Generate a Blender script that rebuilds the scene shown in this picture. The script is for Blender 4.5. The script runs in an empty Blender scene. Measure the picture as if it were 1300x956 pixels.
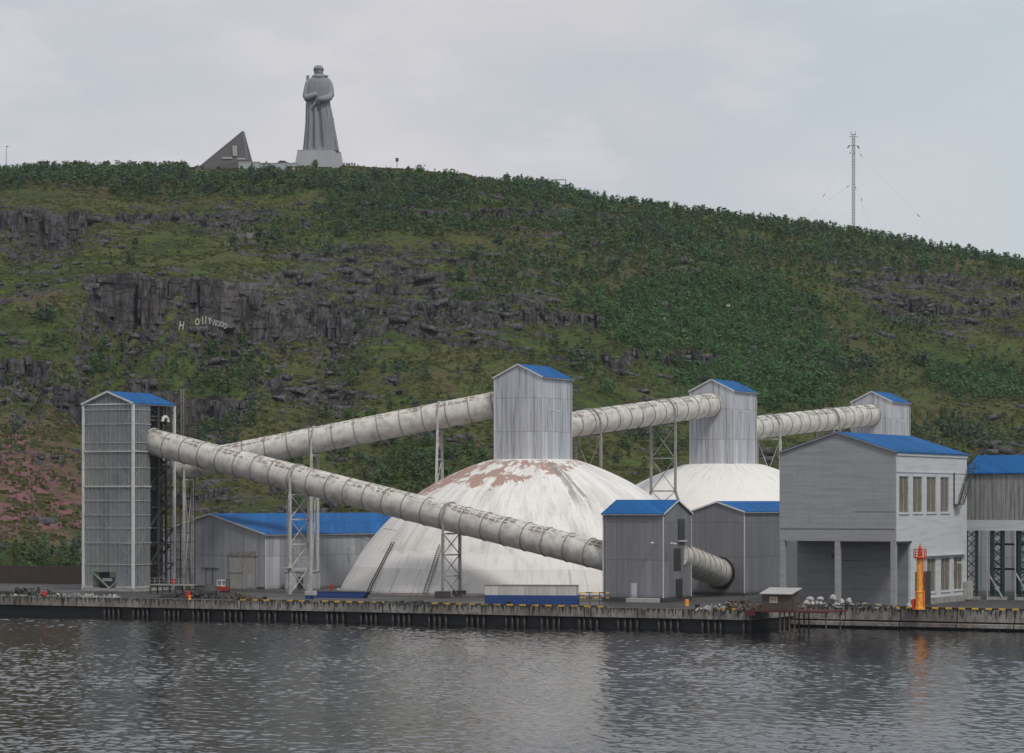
import bpy, bmesh, math, random
import numpy as np
from mathutils import Vector, Matrix
random.seed(7); rng = np.random.default_rng(11)
R = math.radians
scene = bpy.context.scene
C = scene.collection
# ------------------------------------------------------------------ camera frame
F, HC, YH = 3600.0, 19.7, 635.0          # focal length in photo pixels, eye height, horizon row
PHI = R(27.4)
ZG = 3.1                                  # quay level
E1 = Vector((math.cos(PHI), -math.sin(PHI), 0)); E2 = Vector((math.sin(PHI), math.cos(PHI), 0))
def at(px, D, z=ZG): return Vector(((px-650)/F*D, D, z))
def zat(py, D): return HC + (YH-py)/F*D

# ------------------------------------------------------------------ materials
class NT:
    def __init__(s, name):
        s.m = bpy.data.materials.new(name); s.m.use_nodes = True
        s.t = s.m.node_tree; s.t.nodes.clear()
        s.out = s.t.nodes.new('ShaderNodeOutputMaterial')
    def n(s, typ, props=None, **inp):
        nd = s.t.nodes.new('ShaderNode'+typ)
        for k, v in (props or {}).items(): setattr(nd, k, v)
        for k, v in inp.items():
            key = int(k[1:]) if k[0] == '_' and k[1:].isdigit() else k.replace('_', ' ')
            s.set(nd.inputs[key], v)
        return nd
    def set(s, sock, v):
        if isinstance(v, bpy.types.NodeSocket): s.t.links.new(v, sock)
        elif isinstance(v, bpy.types.Node): s.t.links.new(v.outputs[0], sock)
        else:
            if sock.type == 'RGBA' and len(v) == 3: v = (*v, 1)
            sock.default_value = v
    def math(s, op, a, b=0.0, c=None, clamp=False):
        nd = s.t.nodes.new('ShaderNodeMath'); nd.operation = op; nd.use_clamp = clamp
        s.set(nd.inputs[0], a); s.set(nd.inputs[1], b)
        if c is not None: s.set(nd.inputs[2], c)
        return nd.outputs[0]
    def mix(s, f, a, b, blend='MIX'):
        nd = s.t.nodes.new('ShaderNodeMix'); nd.data_type = 'RGBA'; nd.blend_type = blend
        s.set(nd.inputs[0], f); s.set(nd.inputs[6], a); s.set(nd.inputs[7], b)
        return nd.outputs[2]
    def ramp(s, v, lo, hi, a=0.0, b=1.0):
        nd = s.t.nodes.new('ShaderNodeMapRange'); nd.interpolation_type = 'SMOOTHSTEP'
        s.set(nd.inputs[0], v); s.set(nd.inputs[1], lo); s.set(nd.inputs[2], hi)
        s.set(nd.inputs[3], a); s.set(nd.inputs[4], b)
        return nd.outputs[0]
    def noise(s, vec, scale=1.0, detail=4.0, rough=.55, dist=0.0):
        nd = s.n('TexNoise', Scale=scale, Detail=detail, Roughness=rough, Distortion=dist)
        s.set(nd.inputs['Vector'], vec); return nd.outputs[0]
    def sep(s, vec):
        nd = s.n('SeparateXYZ'); s.set(nd.inputs[0], vec); return nd.outputs
    def comb(s, x, y, z):
        nd = s.n('CombineXYZ'); s.set(nd.inputs[0], x); s.set(nd.inputs[1], y); s.set(nd.inputs[2], z); return nd.outputs[0]
    def obj(s): return s.n('TexCoord').outputs['Object']
    def pos(s): return s.n('NewGeometry').outputs['Position']
    def uv(s): return s.n('TexCoord').outputs['UV']
    def attr(s, name): return s.n('Attribute', {'attribute_name': name}).outputs['Fac']
    def bump(s, h, strength=.5, dist=.05):
        return s.n('Bump', Strength=strength, Distance=dist, Height=h).outputs[0]
    def done(s, color, rough=.7, metal=0.0, normal=None, spec=None, alpha=None):
        b = s.n('BsdfPrincipled', Roughness=rough, Metallic=metal)
        s.set(b.inputs['Base Color'], color)
        if normal is not None: s.set(b.inputs['Normal'], normal)
        if spec is not None: s.set(b.inputs['Specular IOR Level'], spec)
        if alpha is not None: s.set(b.inputs['Alpha'], alpha)
        s.t.links.new(b.outputs[0], s.out.inputs[0]); return s.m

def sc(c, k): return tuple(x*k for x in c)
def worn(name, col, dirt=(.12,.10,.08), amt=.4, scale=.6, rough=.7, metal=0, bump=.2, fine=4.0):
    t = NT(name); o = t.obj()
    a = t.noise(o, scale, 6, .6); b = t.noise(o, scale*fine, 4, .6)
    f = t.math('MULTIPLY', t.ramp(a, .42, .72), amt)
    c = t.mix(f, col, dirt)
    c = t.mix(t.math('MULTIPLY', b, .35), c, sc(col, .6))
    return t.done(c, rough, metal, t.bump(b, bump, .03))
def sheet(name, col, streak=(.13,.11,.10), amt=.5, rib=.30, panel=1.05, jit=.22, lines=0.0, rough=.55, horiz=False, spec=None):
    """profiled sheet cladding in the object's own frame: ribs, panel-to-panel tint and run-off streaks"""
    t = NT(name); x, y, z = t.sep(t.obj())[:3]
    h = t.math('ADD', x, y)
    if horiz: h, z = z, h
    rb = t.math('SINE', t.math('MULTIPLY', h, 2*math.pi/rib))
    cell = t.math('FLOOR', t.math('DIVIDE', h, panel))
    wn = t.n('TexWhiteNoise', {'noise_dimensions': '1D'}); t.set(wn.inputs['W'], cell)
    jt = t.math('SUBTRACT', 1.0, t.math('MULTIPLY', wn.outputs[0], jit))
    st = t.noise(t.comb(t.math('MULTIPLY', h, 1.6), 0.0, t.math('MULTIPLY', z, .07)), 1.0, 6, .65)
    st2 = t.noise(t.comb(t.math('MULTIPLY', h, 6.0), 3.0, t.math('MULTIPLY', z, .25)), 1.0, 4, .6)
    f = t.math('MULTIPLY', t.ramp(st, .47, .70), amt)
    c = t.mix(f, col, streak)
    c = t.mix(t.math('MULTIPLY', t.ramp(st2, .45, .75), amt*.7), c, sc(streak, 1.6))
    big = t.noise(t.obj(), .16, 4, .6)
    c = t.mix(t.math('MULTIPLY', big, .35), c, sc(col, .62))
    seam = t.math('LESS_THAN', t.math('FRACT', t.math('DIVIDE', h, panel)), .07)
    c = t.mix(t.math('MULTIPLY', seam, .45), c, sc(col, .35))
    zj = t.math('FRACT', t.math('DIVIDE', t.math('ADD', z, t.math('MULTIPLY', wn.outputs[0], .03)), 6.1))
    if not horiz: c = t.mix(t.math('MULTIPLY', t.math('LESS_THAN', zj, .022), .5), c, sc(col, .3))
    pt = t.n('TexWhiteNoise', {'noise_dimensions': '2D'}); t.set(pt.inputs['Vector'], t.comb(cell, t.math('FLOOR', t.math('DIVIDE', z, 6.1)), 0.0))
    c = t.mix(t.math('MULTIPLY', t.math('GREATER_THAN', pt.outputs[0], .86), .35), c, sc(col, 1.35))
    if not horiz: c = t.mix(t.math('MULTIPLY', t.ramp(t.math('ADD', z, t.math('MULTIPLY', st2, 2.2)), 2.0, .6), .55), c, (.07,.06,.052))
    v = t.n('HueSaturation', Color=c); t.set(v.inputs['Value'], jt)
    return t.done(v.outputs[0], rough, 0.0, t.bump(rb, .55, .03), spec=spec)

M = {}
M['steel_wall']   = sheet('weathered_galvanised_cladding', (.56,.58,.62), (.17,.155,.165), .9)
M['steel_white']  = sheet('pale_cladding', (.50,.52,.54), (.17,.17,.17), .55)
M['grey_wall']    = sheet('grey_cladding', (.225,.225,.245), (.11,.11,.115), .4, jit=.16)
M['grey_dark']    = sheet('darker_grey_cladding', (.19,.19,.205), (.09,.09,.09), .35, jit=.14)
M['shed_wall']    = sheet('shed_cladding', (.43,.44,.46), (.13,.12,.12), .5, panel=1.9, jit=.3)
M['blue_roof']    = sheet('blue_roof_sheet', (.009,.112,.33), (.022,.075,.17), .55, rib=.9, panel=1.1, jit=.2, rough=.75, spec=.15)
M['trim']         = worn('white_trim', (.62,.62,.62), amt=.3)
M['white_steel']  = worn('white_painted_steel', (.50,.50,.49), (.16,.10,.07), .55, 1.2)
M['grey_steel']   = worn('grey_painted_steel', (.33,.32,.31), (.12,.07,.05), .6, 1.2)
M['rust_steel']   = worn('rusty_steel', (.12,.085,.065), (.05,.035,.03), .6, 2)
M['dark_steel']   = worn('dark_steel', (.05,.05,.05), (.03,.025,.02), .5, 2)
M['teal_steel']   = worn('dark_teal_steel', (.022,.05,.06), (.03,.03,.03), .4, 2)
M['tube_ring']    = worn('ring_steel', (.26,.25,.235), (.10,.07,.05), .5, 1.5)
M['black']        = worn('black_rubber', (.018,.018,.018), (.03,.03,.03), .3, 2)
M['concrete']     = worn('concrete', (.34,.33,.31), (.13,.12,.10), .8, .7)
M['block']        = worn('concrete_block', (.42,.41,.40), (.18,.16,.14), .5, 1.5)
M['granite']      = worn('statue_concrete', (.235,.248,.28), (.15,.16,.18), .45, .16, bump=.35)
M['granite_light']= worn('plinth_concrete', (.38,.38,.41), (.25,.25,.27), .35, .12)
M['slab_dark']    = worn('dark_stone_slab', (.115,.105,.11), (.08,.075,.08), .5, .3)
M['wood']         = worn('old_boards', (.105,.075,.055), (.06,.05,.04), .6, 2)
M['white_paint']  = worn('white_paint', (.72,.72,.70), (.35,.33,.30), .35, 1.2)
M['blue_paint']   = worn('blue_paint', (.012,.05,.20), (.02,.03,.06), .5, 1.5, rough=.45)
M['red_paint']    = worn('red_paint', (.42,.03,.02), (.15,.03,.02), .4, 2)
M['maroon']       = worn('maroon_steel', (.10,.018,.02), (.05,.02,.02), .5, 1.5)
M['orange_suit']  = worn('orange_red_cloth', (.75,.05,.015), (.4,.04,.02), .2, 3)
M['skin']         = worn('skin', (.5,.3,.22), (.4,.22,.16), .2, 3)
M['sack']         = worn('white_sack', (.47,.455,.44), (.2,.18,.16), .45, 1.5)
M['tan_sack']     = worn('tan_sack', (.34,.27,.20), (.15,.12,.09), .45, 1.5)
M['beige_door']   = worn('beige_door_paint', (.42,.40,.36), (.22,.18,.14), .35, .8)
M['brown_wall']   = worn('brown_boards', (.055,.035,.03), (.03,.02,.018), .5, .7)
M['bark']         = worn('bark', (.16,.14,.12), (.06,.05,.04), .5, 5)
M['glass_lamp']   = worn('lamp_glass', (.5,.5,.5), (.3,.3,.3), .2, 3, rough=.2)
M['beacon_red']   = worn('beacon_red', (.62,.05,.02), (.3,.04,.02), .35, 2)

t = NT('beacon_orange'); o = t.obj(); a = t.noise(o, 1.6, 6, .7)
c = t.mix(t.ramp(a, .42, .6), (.85,.25,.02), (.88,.50,.08)); c = t.mix(t.math('MULTIPLY', t.ramp(t.noise(o, 5, 4), .5, .75), .5), c, (.5,.10,.02))
M['beacon_orange'] = t.done(c, .5)

t = NT('dirty_pane'); x, y, z = t.sep(t.obj())[:3]; h = t.math('ADD', x, y)
a = t.noise(t.comb(t.math('MULTIPLY', h, 3.0), 0.0, t.math('MULTIPLY', z, .3)), 1, 5, .6)
M['pane'] = t.done(t.mix(t.ramp(a, .35, .7), (.22,.19,.15), (.115,.10,.085)), .25)
M['pane_dark'] = worn('dark_pane', (.035,.035,.038), (.06,.06,.055), .5, 1.0, rough=.2)

# translucent ribbed plastic sheeting
t = NT('translucent_sheeting'); x, y, z = t.sep(t.obj())[:3]; h = t.math('ADD', x, y)
rb = t.math('SINE', t.math('MULTIPLY', h, 2*math.pi/.5))
big = t.noise(t.comb(t.math('MULTIPLY', h, .35), 0.0, t.math('MULTIPLY', z, .12)), 1, 4, .6)
st = t.noise(t.comb(t.math('MULTIPLY', h, 3.0), 2.0, t.math('MULTIPLY', z, .12)), 1, 5, .6)
col = t.mix(t.ramp(big, .35, .65), (.27,.32,.37), (.38,.40,.38)); col = t.mix(t.math('MULTIPLY', t.ramp(st, .45, .75), .6), col, (.14,.15,.15))
al = t.math('ADD', .13, t.math('MULTIPLY', st, .40))
al = t.math('MAXIMUM', al, t.math('MULTIPLY', t.math('LESS_THAN', t.math('FRACT', t.math('DIVIDE', h, .99)), .06), .9))
M['sheeting'] = t.done(col, .35, 0, t.bump(rb, .4, .02), alpha=al)
t = NT('old_translucent_wall'); x, y, z = t.sep(t.obj())[:3]; h = t.math('ADD', x, y)
st = t.noise(t.comb(t.math('MULTIPLY', h, 2.2), 2.0, t.math('MULTIPLY', z, .15)), 1, 6, .7)
c = t.mix(t.ramp(st, .35, .68), (.32,.33,.315), (.15,.15,.14))
c = t.mix(t.math('MULTIPLY', t.math('LESS_THAN', t.math('FRACT', t.math('DIVIDE', h, .75)), .16), .6), c, (.06,.06,.055))
M['old_sheeting'] = t.done(c, .5)

# rendered / painted masonry with horizontal courses
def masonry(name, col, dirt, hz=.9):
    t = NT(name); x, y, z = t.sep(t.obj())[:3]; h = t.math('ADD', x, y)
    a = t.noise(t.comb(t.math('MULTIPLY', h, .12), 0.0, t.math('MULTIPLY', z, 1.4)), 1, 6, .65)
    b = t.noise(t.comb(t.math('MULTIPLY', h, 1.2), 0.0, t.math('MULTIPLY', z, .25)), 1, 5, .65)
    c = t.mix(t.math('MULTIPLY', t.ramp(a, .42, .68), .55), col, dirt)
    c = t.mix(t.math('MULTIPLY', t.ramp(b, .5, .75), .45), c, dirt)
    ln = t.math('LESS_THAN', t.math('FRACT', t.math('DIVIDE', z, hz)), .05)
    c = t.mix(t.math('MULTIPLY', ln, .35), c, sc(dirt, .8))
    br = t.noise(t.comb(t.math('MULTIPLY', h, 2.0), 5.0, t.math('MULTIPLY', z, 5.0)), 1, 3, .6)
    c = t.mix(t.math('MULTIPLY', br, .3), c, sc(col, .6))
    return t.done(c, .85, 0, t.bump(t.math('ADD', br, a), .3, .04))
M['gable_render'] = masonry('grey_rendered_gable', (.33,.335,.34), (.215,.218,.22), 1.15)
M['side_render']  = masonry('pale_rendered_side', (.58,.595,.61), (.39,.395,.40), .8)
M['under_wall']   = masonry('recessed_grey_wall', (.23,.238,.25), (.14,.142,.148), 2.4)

# conveyor tube shell: uv = metres along, fraction round (0.25 = top)
t = NT('tube_shell'); u, v, _ = t.sep(t.uv())[:3]
n1 = t.noise(t.comb(t.math('MULTIPLY', u, .5), t.math('MULTIPLY', v, 9.0), 0.0), 1, 6, .65)
n2 = t.noise(t.comb(t.math('MULTIPLY', u, 2.5), t.math('MULTIPLY', v, 3.0), 4.0), 1, 6, .7)
c = t.mix(t.ramp(n1, .40, .72), (.60,.575,.53), (.36,.335,.30))
c = t.mix(t.math('MULTIPLY', t.ramp(n2, .5, .8), .5), c, (.20,.185,.165))
nj = t.noise(t.comb(u, t.math('MULTIPLY', v, 15.0), 6.0), 1.3, 3, .6); bu = t.math('FRACT', t.math('ADD', t.math('MULTIPLY', u, .75), t.math('MULTIPLY', nj, .9))); bv = t.math('FRACT', t.math('ADD', t.math('MULTIPLY', v, 19.0), t.math('MULTIPLY', nj, .5)))
blk = t.math('MULTIPLY', t.math('GREATER_THAN', bu, .22), t.math('GREATER_THAN', bv, .25))
n3 = t.noise(t.comb(t.math('MULTIPLY', u, .28), t.math('MULTIPLY', v, 12.0), 9.0), 1, 3, .6)
n4 = t.noise(t.comb(t.math('MULTIPLY', u, 3.2), t.math('MULTIPLY', v, 45.0), 2.0), 1, 4, .7)
band = t.math('MULTIPLY', t.ramp(v, .245, .27), t.ramp(v, .36, .33))
bandl = t.math('MULTIPLY', t.ramp(v, .25, .28), t.ramp(v, .43, .38))
f = t.math('MULTIPLY', t.math('MULTIPLY', blk, t.ramp(n3, .46, .54)), t.math('MULTIPLY', bandl, t.ramp(n4, .34, .46)))
c = t.mix(t.math('MULTIPLY', f, .9), c, (.15,.115,.085))
und = t.ramp(n2, .3, .7)
M['tube'] = t.done(c, .6, 0, t.bump(n2, .15, .03))

# domes
def dome_mat(name, worn_on):
    t = NT(name); u, v, _ = t.sep(t.uv())[:3]          # u = angle turn, v = arc length from the crown
    z = t.sep(t.obj())[2]
    base = (.76,.735,.70) if worn_on else (.76,.74,.70)
    rad = t.noise(t.comb(t.math('MULTIPLY', u, 60.0), t.math('MULTIPLY', v, .10), 0.0), 1, 7, .68)
    rad2 = t.noise(t.comb(t.math('MULTIPLY', u, 200.0), t.math('MULTIPLY', v, .16), 3.0), 1, 5, .6)
    fine = t.noise(t.obj(), 1.3, 8, .75)
    c = t.mix(t.math('MULTIPLY', t.ramp(rad, .42, .70), .48 if worn_on else .2), base, (.33,.31,.29) if worn_on else (.5,.45,.38))
    c = t.mix(t.math('MULTIPLY', t.ramp(fine, .5, .75), .3 if worn_on else .1), c, (.42,.38,.36))
    if worn_on:
        zn = t.math('ADD', z, t.math('MULTIPLY', t.math('SUBTRACT', t.noise(t.comb(t.math('MULTIPLY', u, 45.0), 0.0, 0.0), 1, 5, .7), .5), 4.0))
        zn = t.math('ADD', zn, t.math('MULTIPLY', t.noise(t.comb(t.math('MULTIPLY', u, 400.0), 0.0, 0.0), 1, 3, .7), .9))
        low = t.ramp(zn, 8.0, 7.8)
        c = t.mix(t.math('MULTIPLY', low, .75), c, (.80,.775,.75))
        low2 = t.ramp(t.math('ADD', z, t.math('MULTIPLY', fine, .8)), 5.1, 4.9)
        c = t.mix(t.math('MULTIPLY', low2, .55), c, (.60,.57,.53))
        ribs = t.math('MULTIPLY', low2, t.ramp(t.noise(t.comb(t.math('MULTIPLY', u, 160.0), 0.0, 5.0), 1, 2, .5), .58, .66))
        c = t.mix(t.math('MULTIPLY', ribs, .55), c, (.36,.33,.30))
        sp = t.noise(t.comb(t.math('MULTIPLY', u, 500.0), t.math('MULTIPLY', v, 1.8), 1.0), 1, 2, .5)
        c = t.mix(t.math('MULTIPLY', t.math('MULTIPLY', t.ramp(z, 8.0, 6.5), t.ramp(sp, .70, .74)), .8), c, (.22,.16,.13))
        # peeled reddish primer near the crown
        pn = t.noise(t.comb(t.math('MULTIPLY', u, 18.0), t.math('MULTIPLY', v, .08), 7.0), 1, 6, .72)
        edge = t.math('ADD', t.math('ADD', t.math('MULTIPLY', t.math('SUBTRACT', pn, .5), 30.0), v), t.math('MULTIPLY', t.math('SUBTRACT', u, .66), 34.0))
        peel = t.ramp(t.noise(t.comb(t.math('MULTIPLY', u, 30.0), t.math('MULTIPLY', v, .22), 1.5), 1, 8, .72), .485, .505)
        crown = t.math('MULTIPLY', t.ramp(edge, 19.5, 18.5), peel)
        crown = t.math('MULTIPLY', crown, t.ramp(v, 8.0, 8.8))
        c = t.mix(t.math('MULTIPLY', crown, .88), c, t.mix(t.ramp(rad2, .35, .65), (.36,.165,.115), (.30,.21,.175)))
        c = t.mix(t.math('MULTIPLY', t.ramp(rad2, .50, .68), .25), c, (.30,.265,.24))
        # one long dark run-off stain toward the front right
        a0 = t.math('ABSOLUTE', t.math('SUBTRACT', u, .805))
        w = t.math('ADD', .010, t.math('MULTIPLY', t.math('SUBTRACT', rad, .5), .05))
        sm = t.math('MULTIPLY', t.math('LESS_THAN', a0, w), t.math('MULTIPLY', t.ramp(v, 9, 11), t.ramp(v, 29, 22)))
        sm = t.math('MULTIPLY', sm, t.ramp(rad2, .40, .5))
        c = t.mix(t.math('MULTIPLY', sm, .75), c, (.22,.205,.19))
        c = t.mix(t.math('MULTIPLY', t.ramp(z, .9, .2), .6), c, (.30,.2,.16))
    else:
        s3 = t.math('MULTIPLY', t.ramp(rad2, .52, .62), t.ramp(v, 26, 8))
        c = t.mix(t.math('MULTIPLY', s3, .5), c, (.42,.37,.30))
    seam = t.math('LESS_THAN', t.math('FRACT', t.math('DIVIDE', v, 3.1)), .02)
    c = t.mix(t.math('MULTIPLY', seam, .25), c, (.3,.29,.28))
    return t.done(c, .75, 0, t.bump(t.math('ADD', fine, t.math('MULTIPLY', rad, .5)), .35, .12))
M['dome_worn'] = dome_mat('worn_dome_paint', True); M['dome_white'] = dome_mat('white_dome_paint', False)

# ground, quay
t = NT('wet_asphalt'); o = t.pos(); a = t.noise(o, .08, 6, .65); b = t.noise(o, 1.2, 5, .7)
c = t.mix(t.ramp(a, .4, .65), (.038,.036,.036), (.075,.070,.065)); c = t.mix(t.math('MULTIPLY', b, .4), c, (.035,.034,.033))
M['asphalt'] = t.done(c, t.ramp(a, .35, .6, .35, .8), 0, t.bump(b, .3, .03))
t = NT('stained_quay_concrete'); x, y, z = t.sep(t.obj())[:3]
a = t.noise(t.comb(t.math('MULTIPLY', x, .8), y, t.math('MULTIPLY', z, .5)), 1, 7, .7)
drip = t.noise(t.comb(t.math('MULTIPLY', x, 2.2), 0.0, t.math('MULTIPLY', z, .35)), 1, 4, .6)
big = t.noise(t.comb(t.math('MULTIPLY', x, .07), 0.0, 0.0), 1, 3, .6)
c = t.mix(t.ramp(big, .4, .6), (.31,.295,.275), (.17,.155,.14))
c = t.mix(t.math('MULTIPLY', t.ramp(a, .42, .60), .8), c, (.12,.10,.085))
c = t.mix(t.ramp(t.math('ADD', drip, t.math('MULTIPLY', t.math('SUBTRACT', z, 2.4), .14)), .53, .60), c, (.030,.028,.024))
jn = t.math('LESS_THAN', t.math('FRACT', t.math('DIVIDE', x, 9.0)), .02)
c = t.mix(jn, c, (.02,.02,.02))
M['quay'] = t.done(c, .85, 0, t.bump(a, .5, .08))
M['pile'] = worn('wet_piles', (.030,.027,.027), (.015,.015,.018), .8, 1.2, rough=.5)
M['pile_back'] = worn('wet_sheet_wall', (.012,.012,.015), (.02,.018,.016), .5, .8, rough=.6)
t = NT('kerb_stripes'); x, y, z = t.sep(t.obj())[:3]
s_ = t.math('LESS_THAN', t.math('FRACT', t.math('DIVIDE', x, 2.25)), .5)
a = t.noise(t.obj(), .55, 5, .7); w_ = t.ramp(a, .50, .60)
c = t.mix(s_, (.022,.022,.022), (.60,.34,.02)); c = t.mix(t.math('MULTIPLY', w_, .8), c, (.08,.075,.065))
M['kerb'] = t.done(c, .7)
t = NT('kerb_stripes_fresh'); x, y, z = t.sep(t.obj())[:3]
s_ = t.math('LESS_THAN', t.math('FRACT', t.math('DIVIDE', x, 2.1)), .48)
c = t.mix(s_, (.015,.015,.015), (.75,.42,.02)); c = t.mix(t.math('MULTIPLY', t.ramp(t.noise(t.obj(), 1.5, 5, .7), .5, .7), .5), c, (.10,.09,.07))
M['kerb_fresh'] = t.done(c, .7)

# water
t = NT('harbour_water'); o = t.pos()
a = t.noise(t.n('VectorMath', {'operation': 'MULTIPLY'}, _0=o, _1=(1.0, .8, 1)).outputs[0], 2.2, 5, .65)
M['water'] = t.done((.006,.008,.010), .05, 0, t.bump(a, .25, .06), spec=.5)

# hillside
t = NT('hillside_turf_and_rock'); p = t.pos()
ps = t.n('VectorMath', {'operation': 'MULTIPLY'}, _0=p, _1=(1.0, 1.0, 1.6)).outputs[0]
n_a = t.noise(ps, .022, 7, .65); n_b = t.noise(ps, .11, 6, .7); n_c = t.noise(ps, .8, 5, .75); n_d = t.noise(ps, .045, 5, .6, .6)
g = t.mix(t.ramp(n_a, .38, .62), (.046,.068,.020), (.105,.100,.038))
g = t.mix(t.ramp(n_b, .45, .66), g, (.095,.130,.030))
g = t.mix(t.math('MULTIPLY', t.ramp(n_d, .52, .66), .7), g, (.125,.092,.054))
g = t.mix(t.math('MULTIPLY', t.ramp(n_c, .44, .62), .75), g, (.020,.028,.012))
g = t.mix(t.math('MULTIPLY', t.attr('lush'), .65), g, (.038,.075,.022))
g = t.mix(t.math('MULTIPLY', t.attr('brown'), .6), g, (.095,.066,.040))
pk = t.math('MULTIPLY', t.attr('pink'), t.ramp(n_b, .42, .58))
g = t.mix(t.math('MULTIPLY', pk, .75), g, (.25,.10,.14))
r1 = t.noise(t.n('VectorMath', {'operation': 'MULTIPLY'}, _0=p, _1=(1.0, 1.0, .35)).outputs[0], .55, 7, .72)
r2 = t.noise(p, .12, 5, .6)
rk = t.mix(t.ramp(r1, .35, .68), (.022,.021,.024), (.115,.11,.116))
rk = t.mix(t.math('MULTIPLY', t.ramp(r2, .5, .7), .6), rk, (.075,.056,.048))
rk = t.mix(t.math('MULTIPLY', t.attr('pale'), .6), rk, (.20,.185,.185))
cr = t.n('TexVoronoi', {'feature': 'DISTANCE_TO_EDGE'}, Scale=.42); t.set(cr.inputs['Vector'], t.n('VectorMath', {'operation': 'MULTIPLY'}, _0=p, _1=(1.0, .5, .22)).outputs[0])
rk = t.mix(t.math('MULTIPLY', t.ramp(cr.outputs[0], .05, .0), .75), rk, (.012,.011,.012))
rk = t.mix(t.math('MULTIPLY', t.attr('blk'), .55), rk, sc((.11,.10,.105), 1.0))
rl = t.noise(t.n('VectorMath', {'operation': 'MULTIPLY'}, _0=p, _1=(.12, .12, .75)).outputs[0], 1, 5, .7)
rk = t.mix(t.math('MULTIPLY', t.ramp(rl, .52, .60), .7), rk, (.014,.013,.015))
f = t.ramp(t.math('ADD', t.attr('rock'), t.math('MULTIPLY', t.math('SUBTRACT', n_c, .5), .9)), .42, .60)
c = t.mix(f, g, rk)
hgt = t.math('ADD', t.math('MULTIPLY', n_c, .6), t.math('MULTIPLY', r1, .8))
M['hill'] = t.done(c, .95, 0, t.bump(hgt, .9, .7), spec=.15)
M['boulder'] = (lambda t: t.done(t.mix(t.ramp(t.noise(t.obj(), 1.1, 7, .7), .35, .68), (.030,.028,.031), (.14,.132,.138)), .95, 0, t.bump(t.noise(t.obj(), 2.5, 6, .7), .8, .2)))(NT('boulder_stone'))

t = NT('jointed_cliff_stone'); p = t.pos(); a = t.noise(t.n('VectorMath', {'operation': 'MULTIPLY'}, _0=p, _1=(1.0, 1.0, .3)).outputs[0], .7, 7, .72); b = t.noise(p, .16, 4, .6)
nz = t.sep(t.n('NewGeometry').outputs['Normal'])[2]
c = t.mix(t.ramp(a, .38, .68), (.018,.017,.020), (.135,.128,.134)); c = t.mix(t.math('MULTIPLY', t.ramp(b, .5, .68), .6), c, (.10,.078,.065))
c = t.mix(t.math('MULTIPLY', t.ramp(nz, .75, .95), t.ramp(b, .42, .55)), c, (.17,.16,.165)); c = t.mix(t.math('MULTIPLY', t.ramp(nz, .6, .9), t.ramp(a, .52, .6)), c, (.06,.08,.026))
M['boulder_dark'] = t.done(c, .95, 0, t.bump(a, .8, .3))
def leaf_mat(name, c1, c2, c3):
    t = NT(name); a = t.attr('tint'); n = t.noise(t.pos(), .03, 4, .6); oi = t.n('ObjectInfo').outputs['Random']
    k = t.math('FRACT', t.math('ADD', a, oi))
    c = t.mix(t.ramp(k, 0.0, .55), c1, c2); c = t.mix(t.math('MULTIPLY', t.ramp(k, .6, 1.0), .8), c, c3)
    c = t.mix(t.math('MULTIPLY', n, .35), c, sc(c2, .7))
    b = t.n('BsdfPrincipled', Roughness=.8); t.set(b.inputs['Base Color'], c); b.inputs['Specular IOR Level'].default_value = .2
    tr = t.n('BsdfTranslucent'); t.set(tr.inputs[0], c)
    mx = t.n('MixShader', Fac=.3); t.t.links.new(b.outputs[0], mx.inputs[1]); t.t.links.new(tr.outputs[0], mx.inputs[2])
    t.t.links.new(mx.outputs[0], t.out.inputs[0]); return t.m
M['leaf'] = leaf_mat('birch_foliage', (.080,.132,.046), (.110,.165,.060), (.055,.098,.056))
M['leaf_dark'] = leaf_mat('dark_foliage', (.064,.104,.074), (.090,.136,.086), (.104,.132,.068))
M['leaf_young'] = leaf_mat('young_birch_foliage', (.082,.175,.070), (.112,.215,.088), (.068,.145,.066))
M['fireweed'] = leaf_mat('fireweed_blossom', (.42,.15,.25), (.34,.15,.21), (.20,.12,.10))

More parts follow.
